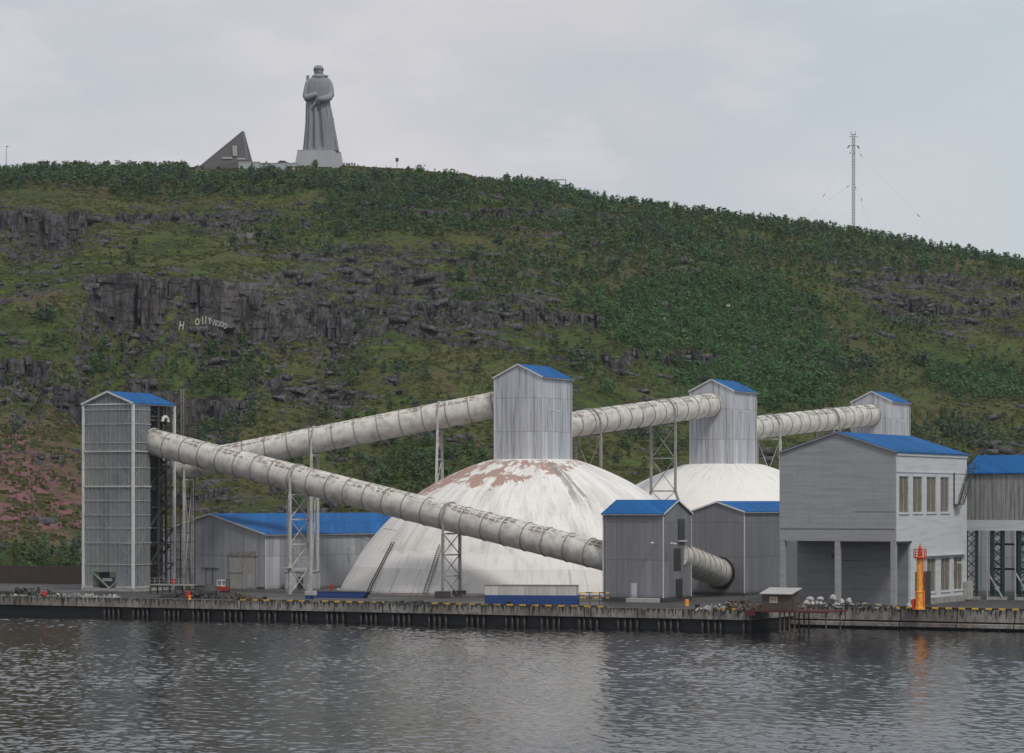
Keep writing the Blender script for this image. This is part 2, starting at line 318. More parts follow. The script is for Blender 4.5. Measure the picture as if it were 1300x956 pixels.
# ------------------------------------------------------------------ mesh helpers
class MB:
    def __init__(s): s.v = []; s.f = []; s.uv = None
    def add(s, vs, fs):
        k = len(s.v); s.v += [tuple(v) for v in vs]; s.f += [tuple(i+k for i in f) for f in fs]; return s
    def box(s, a, b):
        x0,y0,z0 = a; x1,y1,z1 = b
        return s.add([(x0,y0,z0),(x1,y0,z0),(x1,y1,z0),(x0,y1,z0),(x0,y0,z1),(x1,y0,z1),(x1,y1,z1),(x0,y1,z1)],
                     [(0,3,2,1),(4,5,6,7),(0,1,5,4),(1,2,6,5),(2,3,7,6),(3,0,4,7)])
    def bar(s, p, q, w, h=None, n=4, w2=None):
        p = Vector(p); q = Vector(q); d = (q-p)
        if d.length < 1e-6: return s
        d.normalize(); up = Vector((0,0,1)) if abs(d.z) < .95 else Vector((0,1,0))
        a = d.cross(up).normalized(); b = a.cross(d).normalized(); h = h or w
        k2 = 1 if w2 is None else w2/w
        vs = []
        for P, k in ((p, 1), (q, k2)):
            for i in range(n):
                th = 2*math.pi*(i+.5)/n; r = .5/math.cos(math.pi/n) if n == 4 else .5
                vs.append(P + a*math.cos(th)*w*r*k + b*math.sin(th)*h*r*k)
        fs = [(i, (i+1) % n, n+(i+1) % n, n+i) for i in range(n)] + [tuple(range(n))[::-1], tuple(range(n, 2*n))]
        return s.add(vs, fs)
    def lathe(s, prof, n=24, c=(0,0,0), ang=0):
        vs = []; fs = []
        for r, z in prof:
            for i in range(n):
                th = ang + 2*math.pi*i/n; vs.append((c[0]+r*math.cos(th), c[1]+r*math.sin(th), c[2]+z))
        for j in range(len(prof)-1):
            for i in range(n): fs.append((j*n+i, j*n+(i+1) % n, (j+1)*n+(i+1) % n, (j+1)*n+i))
        fs.append(tuple(range(n))[::-1]); fs.append(tuple(range((len(prof)-1)*n, len(prof)*n)))
        return s.add(vs, fs)
    def prism(s, pts, y0, y1):          # polygon in local x,z pushed along y
        n = len(pts)
        return s.add([(x, y0, z) for x, z in pts] + [(x, y1, z) for x, z in pts],
                     [tuple(range(n)), tuple(range(n, 2*n))[::-1]] + [(i, i+n, (i+1) % n+n, (i+1) % n) for i in range(n)])
    def build(s, name, mat, parent=None, smooth=False, bevel=0):
        me = bpy.data.meshes.new(name); me.from_pydata(s.v, [], s.f)
        bm = bmesh.new(); bm.from_mesh(me); bmesh.ops.recalc_face_normals(bm, faces=bm.faces); bm.to_mesh(me); bm.free()
        me.materials.append(mat)
        if smooth: me.polygons.foreach_set('use_smooth', [True]*len(me.polygons))
        o = bpy.data.objects.new(name, me); C.objects.link(o)
        if parent is not None: o.parent = parent
        if bevel:
            m = o.modifiers.new('bevel', 'BEVEL'); m.width = bevel; m.segments = 2; m.limit_method = 'ANGLE'
        return o
def tag(o, label=None, cat=None, group=None, kind=None):
    if label: o['label'] = label
    if cat: o['category'] = cat
    if group: o['group'] = group
    if kind: o['kind'] = kind
    return o
def thing(name, label, cat, loc=(0,0,0), rz=0.0, group=None):
    o = bpy.data.objects.new(name, None); C.objects.link(o); o.location = loc; o.rotation_euler = (0,0,rz); o.empty_display_size = 1
    return tag(o, label, cat, group)
def copy_tree(o, parent=None):
    c = o.copy(); C.objects.link(c); c.parent = parent
    if parent is not None and 'label' in c and False: pass
    for ch in [x for x in C.objects if x.parent == o]: copy_tree(ch, c)
    return c
def np_mesh(name, V, Fq, mat, attrs=None, smooth=False):
    me = bpy.data.meshes.new(name); nv = len(V); nf = len(Fq); k = Fq.shape[1]
    me.vertices.add(nv); me.vertices.foreach_set('co', np.ascontiguousarray(V, dtype=np.float32).ravel())
    me.loops.add(nf*k); me.loops.foreach_set('vertex_index', np.ascontiguousarray(Fq, dtype=np.int32).ravel())
    me.polygons.add(nf); me.polygons.foreach_set('loop_start', np.arange(0, nf*k, k, dtype=np.int32))
    me.polygons.foreach_set('loop_total', np.full(nf, k, dtype=np.int32))
    if smooth: me.polygons.foreach_set('use_smooth', np.ones(nf, dtype=bool))
    me.update(calc_edges=True)
    for an, av in (attrs or {}).items():
        a = me.attributes.new(an, 'FLOAT', 'POINT'); a.data.foreach_set('value', np.ascontiguousarray(av, dtype=np.float32).ravel())
    me.materials.append(mat)
    o = bpy.data.objects.new(name, me); C.objects.link(o); return o
def grid_faces(nr, nc):
    i = np.arange(nr-1)[:, None]*nc + np.arange(nc-1)[None, :]
    return np.stack([i, i+1, i+nc+1, i+nc], -1).reshape(-1, 4)

# ------------------------------------------------------------------ numpy noise
def _hash(ix, iy, s):
    h = (ix.astype(np.int64)*374761393 + iy.astype(np.int64)*668265263 + s*1442695041) & 0xffffffff
    h = ((h ^ (h >> 13))*1274126177) & 0xffffffff
    return (h ^ (h >> 16)) & 0xffffffff
def hrand(ix, iy, s): return _hash(np.asarray(ix), np.asarray(iy), s)/4294967296.0
def perlin(x, y, s=0):
    ix = np.floor(x); iy = np.floor(y); fx = x-ix; fy = y-iy
    def g(ax, ay):
        th = hrand(ix+ax, iy+ay, s)*2*np.pi
        return np.cos(th)*(fx-ax) + np.sin(th)*(fy-ay)
    u = fx*fx*fx*(fx*(fx*6-15)+10); v = fy*fy*fy*(fy*(fy*6-15)+10)
    a = g(0,0); b = g(1,0); c = g(0,1); d = g(1,1)
    return ((a+(b-a)*u) + ((c+(d-c)*u)-(a+(b-a)*u))*v)*1.5
def fbm(x, y, s=0, o=4, r=.5):
    t = 0; a = 1; n = 0
    for i in range(o): t = t + a*perlin(x*2**i, y*2**i, s+i*17); n += a; a *= r
    return t/n
def sstep(a, b, x):
    t = np.clip((x-a)/(b-a), 0, 1); return t*t*(3-2*t)

# ------------------------------------------------------------------ hillside terrain (sampled along bearing u = X/Y and depth Y)
SKX = [-600,-200, 0, 60,120,200,250,300,380,440,500,590,615,700,760,860,950,1020,1100,1200,1300,1500,1900]
SKY = [ 240, 226,220,215,215,216,212,209,210,212,214,221,228,237,253,268,279,286, 298, 316, 333, 360, 400]
GS = [0,.05,.124,.28,.37,.6,.775,.9,1]; GG = [0,.05,.143,.28,.39,.69,.84,.935,1]
def foot(u):  return np.interp(u, [-.3,-.18,-.1,-.05,0,.05,.08,.13,.18,.3], [570,572,596,612,616,642,668,712,728,750])
def ridge(u): return np.interp(u, [-.3,-.18,-.068,0,.1,.18,.3], [1170,1185,1215,1220,1232,1262,1300])
def zridge(u): return HC + (YH-np.interp(u*F+650, SKX, SKY))/F*ridge(u)
def base_z(u, D):
    D0 = foot(u); Dr = ridge(u); s = (D-D0)/(Dr-D0)
    z = 2.6 + (zridge(u)-2.6)*np.interp(s, GS, GG)
    b = np.clip(D-Dr, 0, None)
    return np.where(s > 1, zridge(u) - .02*b - .00016*b*b, z)
CL = [  # px0, px1, py(top), height m, run-out m, block m
    (96, 330, 366, 15.5, 95, 4.2), (322, 452, 392, 12.0, 70, 3.8), (440, 600, 398, 5.5, 40, 2.2), (600, 770, 402, 4.5, 40, 2.0),
    (-90, 112, 268, 11.0, 80, 3.0), (110, 330, 270, 3.5, 30, 2.5), (-90, 60, 468, 9.0, 50, 2.6), (60, 330, 486, 7.0, 40, 3.0), (500, 735, 264, 6.0, 45, 2.2),
    (270, 420, 352, 2.6, 25, 1.8), (430, 620, 372, 3.0, 25, 1.8), (760, 930, 452, 3.2, 30, 1.8), (1060, 1340, 356, 3.0, 30, 2.0), (1100, 1400, 382, 3.5, 30, 2.0),
    (380, 560, 345, 2.6, 25, 1.8), (200, 420, 600, 3.5, 25, 2.0), (330, 520, 486, 2.2, 22, 1.6), (230, 420, 640, 4, 30, 2.2), (-60, 110, 575, 2.2, 25, 1.8)]
NU, ND = 1250, 900
U = np.linspace(-.238, .238, NU)
tt = np.linspace(0, 1, ND)
S1 = tt*1.0
def cliff(X, D, px, Dc, rock, off, a, b, Hh, Lr, bw):
    W = 6*fbm(X/45, X*0+a*.13, 5+a, 3)
    cell = np.floor(X/bw + .6*fbm(X/6, D/12, 8, 2)); big = np.floor(X/(bw*3.3)+.3)
    m = W + (hrand(cell, cell*0+a, 77)-.5)*3.6 + (hrand(big, big*0+b, 78)-.5)*9
    win = sstep(a-12, a+22, px)*sstep(b+12, b-22, px)
    hv = Hh*win*np.clip(.66+1.35*fbm(X/24, X*0+3, 91+a, 2)+.45*(hrand(big, big*0+2, 6)-.5)+.25*hrand(cell, cell*0+1, 5), .0, 1.25)
    d = Dc + m - D; wdt = 2.2 + .2*Hh
    low = np.where(d > 0, np.exp(-np.clip(d, 0, None)/Lr), 0)
    g = np.clip(-d/wdt, 0, 1); g2 = np.clip((g*3 - np.floor(g*3))*2.2, 0, 1); cr = hrand(cell, cell*0+9, 61); g = g**(.55+1.0*cr); g2 = np.clip((g*3 - np.floor(g*3))*2.6, 0, 1); stepg = (np.floor(g*3)+g2)/3
    off = off - hv*np.where(d > 0, low, 1-np.clip(stepg, 0, 1))
    face = ((d <= 1.0) & (d > -wdt-1.2))*win
    rock = np.maximum(rock, face*sstep(1.0, 2.5, hv))
    talus = np.exp(-np.clip(d, 0, None)/(Hh*.9))*(d > 0)*win
    off = off + talus*(1.8*np.abs(fbm(X/3.0, D/4.0, 55, 2)))
    return np.maximum(rock, talus*.5), off
def build_terrain():
    u = U[None, :]; n_in = ND-60
    s = np.concatenate([np.linspace(-.012, 1.0, n_in), 1+np.linspace(.004, .75, 60)**1.3])[:, None]
    D0 = foot(u); Dr = ridge(u); D = D0 + (Dr-D0)*s; X = D*u
    z = base_z(u, D); px = u*F+650 + 0*D; py = YH - (z-HC)*F/D
    inside = sstep(0, .03, s)*sstep(1.0, .955, s)
    # broad relief
    rel = 7.0*fbm(X/130, D/130, 3, 4) + 2.2*fbm(X/28, D/28, 9, 4)
    off = rel*sstep(0, .12, s)*sstep(1.0, .9, s)
    # ledges everywhere, stronger where rocky
    rockn = fbm(X/70, D/45, 21, 5, .6)
    rocky = sstep(-.05, .25, rockn)
    def blob(cx, cy, rx, ry, k=1.0):
        return k*np.exp(-(((px-cx)/rx)**2+((py-cy)/ry)**2))
    paint = (blob(230,385,170,45) + blob(380,405,90,40) + blob(520,400,110,35) + blob(690,400,110,35) + blob(30,285,120,28) + blob(610,272,110,16)
             + blob(315,280,60,22) + blob(20,490,55,32) + blob(230,492,130,22) + blob(1190,370,150,30) + blob(840,465,100,22, .9) + blob(1010,350,60,22,.7)
             + blob(600,330,160,30,.55) + blob(450,330,120,30,.6) + blob(800,430,60,30,.6) + blob(640,530,120,30,.3) + blob(290,620,80,25,.6) + blob(1240,430,60,30,.5) + blob(700,345,60,30,.45)+ blob(1080,500,90,30,.35))
    smooth = (blob(880,400,150,60) + blob(950,470,110,50) + blob(520,275,120,18) + blob(60,580,110,60,.8) + blob(160,340,110,18,.8) + blob(200,445,150,15,.6) + blob(1240,480,60,30,.8))
    paint = np.clip(paint - .9*np.clip(smooth, 0, 1), 0, 1)
    rocky = np.clip(rocky*.5 + paint*.8 - .5*np.clip(smooth, 0, 1), 0, 1)
    rock = np.zeros_like(z)
    for k, (P, A, sd, bw) in enumerate(((17, 2.6, 31, 2.6), (7.5, 1.25, 47, 1.5), (29, 3.2, 59, 3.5))):
        warp = 26*fbm(X/75, D/75, sd, 4) + 5*fbm(X/14, D/14, sd+3, 3)
        blk = (hrand(np.floor(X/bw + .35*fbm(X/9, D/9, sd+5, 2)), np.floor(D/11), sd+7)-.5)*P*.16
        L = (D + warp + blk)/P; fr = L-np.floor(L)
        amp = A*rocky*sstep(-.25, .25, fbm(X/38, D/38, sd+11, 3))*inside
        w = 1.1/P
        jump = sstep(1-w, 1, fr)
        off = off + amp*(.5-fr/(1-w)*(fr < 1-w) - (1-(jump)*1.0)*(fr >= 1-w)*1.0)
        face = (fr > 1-w)*1.0 + sstep(.82, 1-w, fr)*.35
        rock = np.maximum(rock, face*sstep(.25, .9, amp/ (A*.55)))
    # the named cliffs
    for (a, b, cy, Hh, Lr, bw) in CL:
        # depth at which the base profile shows row cy
        pyu = YH-(z-HC)*F/D
        idx = np.argmax(pyu < cy, axis=0); Dc = D[idx, np.arange(NU)][None, :]
        if b+14 < U[0]*F+650: continue
        j0, j1 = max(0, int(((a-14-650)/F-U[0])/(U[-1]-U[0])*(NU-1))), min(NU, int(((b+14-650)/F-U[0])/(U[-1]-U[0])*(NU-1))+2)
        if j1-j0 < 4: continue
        Xa, Da, pa, Dcc, rocka, offa = X[:, j0:j1], D[:, j0:j1], px[:, j0:j1], Dc[:, j0:j1], rock[:, j0:j1], off[:, j0:j1]
        rocka, offa = cliff(Xa, Da*1.0, pa, Dcc, rocka, offa, a, b, Hh, Lr, bw); rock = rock.copy(); rock[:, j0:j1] = rocka; off[:, j0:j1] = offa
        continue
    off = off*sstep(-.002, .02, s)
    small = fbm(X/3.2, D/4.5, 61, 4, .6)
    off = off + (small*(.35+.9*rocky))*inside
    z = z + off
    # slope driven rock
    dzdD = np.gradient(z, axis=0)/np.gradient(D, axis=0); dzdX = np.gradient(z, axis=1)/(np.gradient(X, axis=1))
    slope = np.hypot(dzdD, dzdX)
    rock = np.maximum(rock*.9, sstep(.75, 1.5, slope)*.95)
    rock = np.clip(np.maximum(rock, sstep(.12,.5,small)*rocky*.62) + paint*.03 - .16*(1-rocky), 0, 1)
    rock = rock*(1-.0*s)
    py2 = YH-(z-HC)*F/D
    lush = np.clip(blob(880,400,190,75)+blob(960,470,120,60)+blob(520,280,150,25)+blob(500,620,200,60,.8)+blob(160,345,140,20,.6)+blob(60,712,90,20)+blob(1240,480,70,40)+.5*blob(200,445,160,20), 0, 1)*np.ones_like(z)
    brown = np.clip(blob(150,245,100,12)+blob(40,232,50,10)+blob(820,340,90,16)+blob(1100,330,110,12)+blob(650,290,110,20)+blob(280,590,90,60,.6)+blob(1060,440,70,60,.6)+blob(1200,530,80,30,.7)+blob(60,570,90,40,.6)+blob(600,215,20,5), 0, 1)*np.ones_like(z)
    pink = np.clip(blob(55,630,80,44,1.4)+blob(20,560,40,30,.6)+blob(60,515,60,18,.6)+blob(50,385,20,8,.5)+blob(600,222,18,6,1.2)+blob(640,560,60,30,.2), 0, 1)*np.ones_like(z)
    pale = np.clip(blob(150,244,45,7)+blob(320,285,45,18)+blob(290,340,80,18,.8)+blob(25,480,30,20,.9)+blob(330,370,60,12,.7), 0, 1)*np.ones_like(z)
    blk = hrand(np.floor(X/3.7+.5*fbm(X/7, D/9, 12, 2)), np.floor(z/3.3+.6*hrand(np.floor(X/3.7), np.floor(D*0), 4)), 19)**3
    return blk, X, D*np.ones_like(u), z, rock, lush, brown, pink, pale
A_blk, TX, TD, TZ, A_rock, A_lush, A_brown, A_pink, A_pale = build_terrain()
V = np.stack([TX, TD, TZ], -1).reshape(-1, 3)
hill = np_mesh('hillside', V, grid_faces(ND, NU), M['hill'], dict(blk=A_blk, rock=A_rock, lush=A_lush, brown=A_brown, pink=A_pink, pale=A_pale), smooth=False)
tag(hill, kind='structure')
def terr(X, Y):
    """terrain height, vectorised"""
    X = np.asarray(X, float); Y = np.asarray(Y, float)
    u = X/Y; fi = np.clip((u-U[0])/(U[-1]-U[0])*(NU-1), 0, NU-1.001); i = fi.astype(int)
    D0 = TD[0, i]; 
    lo = np.zeros_like(i); hi = np.full_like(i, ND-1)
    for _ in range(12):
        mid = (lo+hi)//2; c = TD[mid, i] <= Y; lo = np.where(c, mid, lo); hi = np.where(c, hi, mid)
    lo = np.clip(lo, 0, ND-2); a = TD[lo, i]; b = TD[lo+1, i]; w = np.clip((Y-a)/(b-a+1e-9), 0, 1); wi = fi-i
    z0 = TZ[lo, i]*(1-w)+TZ[lo+1, i]*w; z1 = TZ[lo, i+1]*(1-w)+TZ[lo+1, i+1]*w
    return z0*(1-wi)+z1*wi
VIS = np.minimum.accumulate(YH-(TZ-HC)*F/TD, axis=0)      # highest row reached so far in every column: what the eye sees
def onhill(px, py):
    """the first hillside point seen at a photo position"""
    i = int(round(((px-650)/F-U[0])/(U[-1]-U[0])*(NU-1)))
    j = int(np.argmax(VIS[:, i] <= py)) or (ND-61)
    return Vector((TX[j, i], TD[j, i], TZ[j, i]))
def ridge_at(px):
    i = int(round(((px-650)/F-U[0])/(U[-1]-U[0])*(NU-1))); j = int(np.argmin(VIS[:, i] > VIS[-1, i]+.01))
    return Vector((TX[j, i], TD[j, i], TZ[j, i]))

# ------------------------------------------------------------------ water, ground, quay
QA = at(948, 424.2); 
def qline(off, s):                       # a point on the quay front: s metres along E1 from the main corner, off metres back
    return Vector((35.1+0, 426.0, 0)) + E1*s + E2*off
QR = Matrix.Rotation(-PHI, 4, 'Z')
Q0 = thing  # alias kept simple
SETB = 18.0
def local_frame(o, p): o.location = p; o.rotation_euler = (0,0,-PHI)
# ground: one sheet, stepped at the quay corner, reaching well under the hill foot
pts = [qline(.3,-260), qline(.3,0), qline(SETB+.3,0), qline(SETB+.3,260), qline(420,260), qline(420,-260)]
mb = MB(); mb.add([(p.x, p.y, ZG) for p in pts], [tuple(range(6))]); g = mb.build('ground', M['asphalt']); tag(g, kind='structure')
# water: a wave field over everything in view, a flat sheet outside it
def wave_tile(n=1024, L=205.0, seed=4):
    r = np.random.default_rng(seed); k = np.fft.fftfreq(n, L/n)*2*np.pi; kx, ky = np.meshgrid(k, k); kk = np.hypot(kx, ky); kk[0,0] = 1
    lam = 2*np.pi/kk; amp = np.where((lam > .6) & (lam < 9), kk**-1.9, 0)*np.exp(-(lam/3.3)**2)
    th = np.arctan2(ky, kx); amp = amp*(.6+np.cos(th-1.0)**2)
    h = np.fft.ifft2(amp*(r.normal(size=kk.shape)+1j*r.normal(size=kk.shape))).real
    gy, gx = np.gradient(h, L/n); h = h*(.098/np.sqrt((gx**2+gy**2).mean()))
    return h, L/n
wt, wd = wave_tile()
nU, nD = 1150, 1250
uu = np.linspace(-.235, .235, nU)[None, :]; dd = (200*(480/200)**np.linspace(0, 1, nD))[:, None]
WX = uu*dd; WY = dd+0*uu
def samp(X, Y):
    n = wt.shape[0]; a = X/wd; b = Y/wd/1.7; i = np.floor(a).astype(int); j = np.floor(b).astype(int); fa = a-i; fb = b-j
    g = lambda p, q: wt[q % n, p % n]
    return (g(i,j)*(1-fa)+g(i+1,j)*fa)*(1-fb)+(g(i,j+1)*(1-fa)+g(i+1,j+1)*fa)*fb
gust = .75+.55*sstep(-.3, .35, fbm(WX/38, WY/60, 301, 3))
edge = sstep(200, 206, WY)*sstep(480, 470, WY)*sstep(.235, .229, np.abs(uu))
WZ = samp(WX, WY)*edge*gust
w = np_mesh('water', np.stack([WX, WY, WZ], -1).reshape(-1, 3), grid_faces(nD, nU), M['water'], smooth=True); tag(w, kind='structure')
a_, b_ = .235*200, .235*480
mb = MB(); mb.add([(-880,-60,0),(880,-60,0),(880,900,0),(-880,900,0),(-a_,200,0),(a_,200,0),(b_,480,0),(-b_,480,0)],
                  [(0,1,5,4),(1,2,6,5),(2,3,7,6),(3,0,4,7)])
o = mb.build('water', M['water']); tag(o, kind='structure')

def quay(name, label, s0, s1, off, kerb, ledge=False, step=1.9, end=False):
    root = thing(name, label, 'quay wall', (0,0,0)); p = qline(off, 0); root.location = (p.x, p.y, 0); root.rotation_euler = (0,0,-PHI)
    m = MB(); top = ZG+.06
    if not ledge:
        m.box((s0,0,ZG-1.45), (s1,1.0,top)); m.build('cap_beam', M['quay'], root, bevel=.05)
        m = MB(); m.box((s0,.75,-2), (s1,.95,ZG-1.45)); m.build('sheet_wall', M['pile_back'], root)
        s = max(s0, -118); k = 0
        while s < s1-.6 and k < 96:
            m = MB(); m.lathe([(.22,-1.5),(.22,ZG-1.45)], 8, (s+.5, .42, 0)); m.build('pile', M['pile'], root, smooth=True); k += 1
            s += step*(.55 if k % 4 else 1.9)*random.uniform(.8, 1.15)
    else:
        m = MB(); m.box((s0,0,1.25), (s1,1.2,top)); m.build('cap_beam', M['quay'], root, bevel=.06)
        m = MB(); m.box((s0,-.55,.35), (s1,.6,1.02)); m.build('ledge', M['quay'], root, bevel=.08)
        m = MB(); m.box((s0,.5,-2), (s1,.9,1.25)); m.build('sheet_wall', M['pile_back'], root)
        s = s0+1
        while s < s1:
            m = MB(); m.lathe([(.16,-1.5),(.16,.35)], 8, (s, -.2, 0)); m.build('pile', M['pile'], root, smooth=True); s += random.uniform(2.6, 4.4)
    if end:
        m = MB(); m.box((s1-.9, 1.0, ZG-1.45), (s1, SETB+1, top)); m.build('return_wall', M['quay'], root, bevel=.05)
        m = MB(); m.box((s1-.5, .9, -2), (s1-.3, SETB+1, ZG-1.45)); m.build('return_sheeting', M['pile_back'], root)
    for a, b, mt in kerb:
        m = MB(); m.box((a, .02, top), (b, .34, top+.24)); m.build('kerb', M[mt], root, bevel=.03)
    return root
def s_of(px):                              # distance along the main quay line of a photo column
    u = (px-650)/F; p = qline(0, 0); return (u*p.y-p.x)/(E1.x-u*E1.y)
def s_of2(px):
    u = (px-650)/F; p = qline(SETB, 0); return (u*p.y-p.x)/(E1.x-u*E1.y)
quay('quay_wall', 'long stained concrete quay wall on dark piles, left of the wooden hut', -250, .6, 0,
     [(s_of(300), s_of(392), 'kerb'), (s_of(406), s_of(486), 'kerb'), (s_of(540), s_of(768), 'kerb'), (s_of(905), s_of(940), 'kerb')], end=True)
quay('quay_wall', 'set-back rough concrete quay wall with a lower ledge below the orange beacon', -.3, 260, SETB,
     [(s_of2(1130), s_of2(1420), 'kerb_fresh')], ledge=True)

# ------------------------------------------------------------------ gabled sheet buildings
def building(name, label, cat, corner, w, d, z0, eave, apex, axis='y', wall='grey_wall', side=None, phi=PHI, over=.25, roofmat='blue_roof', trim=True, group=None, closed=True):
    """corner = world point of the front right corner; local x runs 0..-w to the left, y runs 0..d away"""
    root = thing(name, label, cat, (corner.x, corner.y, z0), -phi, group)
    e = eave-z0; a = apex-z0; m = MB()
    if axis == 'y':
        m.prism([(-w,0),(0,0),(0,e),(-w/2,a),(-w,e)], 0, d)
    else:
        m.add([(-w,0,0),(0,0,0),(0,0,e),(-w,0,e),(0,d/2,a),(-w,d/2,a),(0,d,0),(0,d,e),(-w,d,0),(-w,d,e)],
              [(0,1,2,3),(1,6,7,4,2),(6,8,9,7),(8,0,3,5,9),(0,8,6,1),(3,2,4,5),(5,4,7,9)])
    wo = m.build('wall', M[wall], root)
    th = .16; m = MB()
    if axis == 'y':
        sl = (a-e)/(w/2)
        for sg in (-1, 1):
            xe = -w/2+sg*(w/2+over); ze = e-sl*over+.02
            m.prism([(-w/2, a+.03), (xe, ze), (xe, ze+th), (-w/2, a+.03+th)], -over, d+over)
    else:
        sl = (a-e)/(d/2)
        for sg in (-1, 1):
            ye = d/2+sg*(d/2+over); ze = e-sl*over+.02
            m.add([(-w-over, d/2, a+.03),(over, d/2, a+.03),(over, ye, ze),(-w-over, ye, ze),(-w-over, d/2, a+.03+th),(over, d/2, a+.03+th),(over, ye, ze+th),(-w-over, ye, ze+th)],
                  [(0,1,2,3),(4,5,6,7),(0,1,5,4),(1,2,6,5),(2,3,7,6),(3,0,4,7)])
    m.build('roof', M[roofmat], root)
    if trim:
        t = .13
        for (x, y) in ((-w,0),(0,0),(0,d)):
            m = MB(); m.box((x-t*.6, y-t*.6, 0), (x+t*.6, y+t*.6, e-.05)); m.build('edge_trim', M['trim'], root)
        for sg in (-1, 1):
            m = MB()
            if axis == 'y': m.bar((-w/2, -over-.03, a+.06), (-w/2+sg*(w/2+over), -over-.03, e-sl*over+.06), .06, .26)
            else: m.bar((over+.03, d/2, a+.06), (over+.03, d/2+sg*(d/2+over), e-sl*over+.06), .06, .26)
            m.build('verge_trim', M['trim'], root)
        m = MB()                                  # eaves gutter and a downpipe on the visible long side
        if axis == 'y': m.bar((over+.1,-over,e-sl*over-.05),(over+.1,d+over,e-sl*over-.05),.2,.16); m.build('gutter', M['grey_steel'], root); m = MB(); m.bar((over+.02,d-.5,e-.3),(.14,d-.5,e-.9),.11); m.bar((.14,d-.5,e-.9),(.14,d-.5,.2),.11)
        else: m.bar((-w-over,-over-.1,e-sl*over-.05),(over,-over-.1,e-sl*over-.05),.2,.16); m.build('gutter', M['grey_steel'], root); m = MB(); m.bar((-w+.6,-over-.02,e-.3),(-w+.6,-.14,e-.9),.11); m.bar((-w+.6,-.14,e-.9),(-w+.6,-.14,.2),.11)
        m.build('downpipe', M['grey_steel'], root)
    return root
def wall_lamp(root, p, dirx=0, diry=-1, mat='white_steel'):
    m = MB(); p = Vector(p); q = p+Vector((dirx*.9, diry*.9, .35))
    m.bar(p, q, .09); m.build('lamp_arm', M['grey_steel'], root)
    m = MB(); m.bar(q, q+Vector((dirx*.8+.15, diry*.5, -.12)), .34, .2); m.build('lamp', M['white_paint'], root, bevel=.04)

# dome positions
DC = [Vector((3.9, 520, ZG)), Vector((43.6, 585, ZG)), Vector((84.4, 649, ZG))]
DPROF = [(35.4,-.6),(35.3,.3),(34.5,2.0),(33.3,3.9),(31.2,7.4),(28.8,10.5),(26.3,13.2),(22.5,16.8),(18.0,19.8),(13.0,22.2),(9.5,23.5),(7.9,23.95),(5.5,24.1),(2.5,24.15),(.05,24.15)]
def smooth_prof(P, n=4):
    out = []
    for i in range(len(P)-1):
        p0 = P[max(i-1,0)]; p1 = P[i]; p2 = P[i+1]; p3 = P[min(i+2, len(P)-1)]
        for k in range(n):
            t = k/n; out.append(tuple(.5*((2*p1[j])+(-p0[j]+p2[j])*t+(2*p0[j]-5*p1[j]+4*p2[j]-p3[j])*t*t+(-p0[j]+3*p1[j]-3*p2[j]+p3[j])*t**3) for j in (0,1)))
    out.append(P[-1]); return out
def dome_h(r):                                   # height of the shell at radius r
    return float(np.interp(r, [p[0] for p in DPROF][::-1], [p[1] for p in DPROF][::-1]))
def make_dome(c, mat, label):
    root = thing('storage_dome', label, 'storage dome', c, 0, 'storage domes')
    P = smooth_prof(DPROF); n = 128; vs = []; fs = []; uv = []
    arc = [0]
    for i in range(len(P)-1, 0, -1): arc.append(arc[-1]+math.hypot(P[i][0]-P[i-1][0], P[i][1]-P[i-1][1]))
    arc = arc[::-1]
    for j, (r, z) in enumerate(P):
        for i in range(n):
            th = 2*math.pi*i/n; lump = 1+.0012*math.sin(th*24)
            vs.append((r*lump*math.cos(th), r*lump*math.sin(th), z))
    for j in range(len(P)-1):
        for i in range(n):
            fs.append((j*n+i, j*n+(i+1) % n, (j+1)*n+(i+1) % n, (j+1)*n+i))
            uv += [(i/n, arc[j]), ((i+1)/n, arc[j]), ((i+1)/n, arc[j+1]), (i/n, arc[j+1])]
    me = bpy.data.meshes.new('shell'); me.from_pydata(vs, [], fs); l = me.uv_layers.new(name='UVMap')
    l.data.foreach_set('uv', [x for p in uv for x in p]); me.polygons.foreach_set('use_smooth', [True]*len(fs)); me.materials.append(mat)
    o = bpy.data.objects.new('shell', me); C.objects.link(o); o.parent = root
    m = MB(); prev = None
    m.lathe([(35.5,-.4),(36.1,-.4),(36.1,.35),(35.5,.35),(35.5,-.4)], 96); m.build('foundation_ring', M['concrete'], root)
    return root
make_dome(DC[0], M['dome_worn'], 'large worn white dome with peeling reddish patches round its crown, nearest of the domes')
make_dome(DC[1], M['dome_white'], 'clean white dome partly hidden behind the small grey transfer houses')
make_dome(DC[2], M['dome_white'], 'farthest white dome, almost wholly hidden behind the pale rendered building')
heads = ['streaked grey cladded tower on top of the worn dome', 'grey cladded tower on top of the clean white dome', 'farthest and smallest looking grey cladded tower, above the big blue roof']
for c, lb in zip(DC, heads):
    cr = c + E1*4.9 - E2*6.0
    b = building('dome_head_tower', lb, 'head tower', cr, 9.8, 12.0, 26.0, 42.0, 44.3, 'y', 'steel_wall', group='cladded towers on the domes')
    wall_lamp(b, (.05, 3.2, 9.6 if c is DC[0] else 11.5), 1, 0)
    m = MB(); m.box((-9.95,-.15,.0),(.15,12.15,.55)); m.build('base_flashing', M['grey_steel'], b)

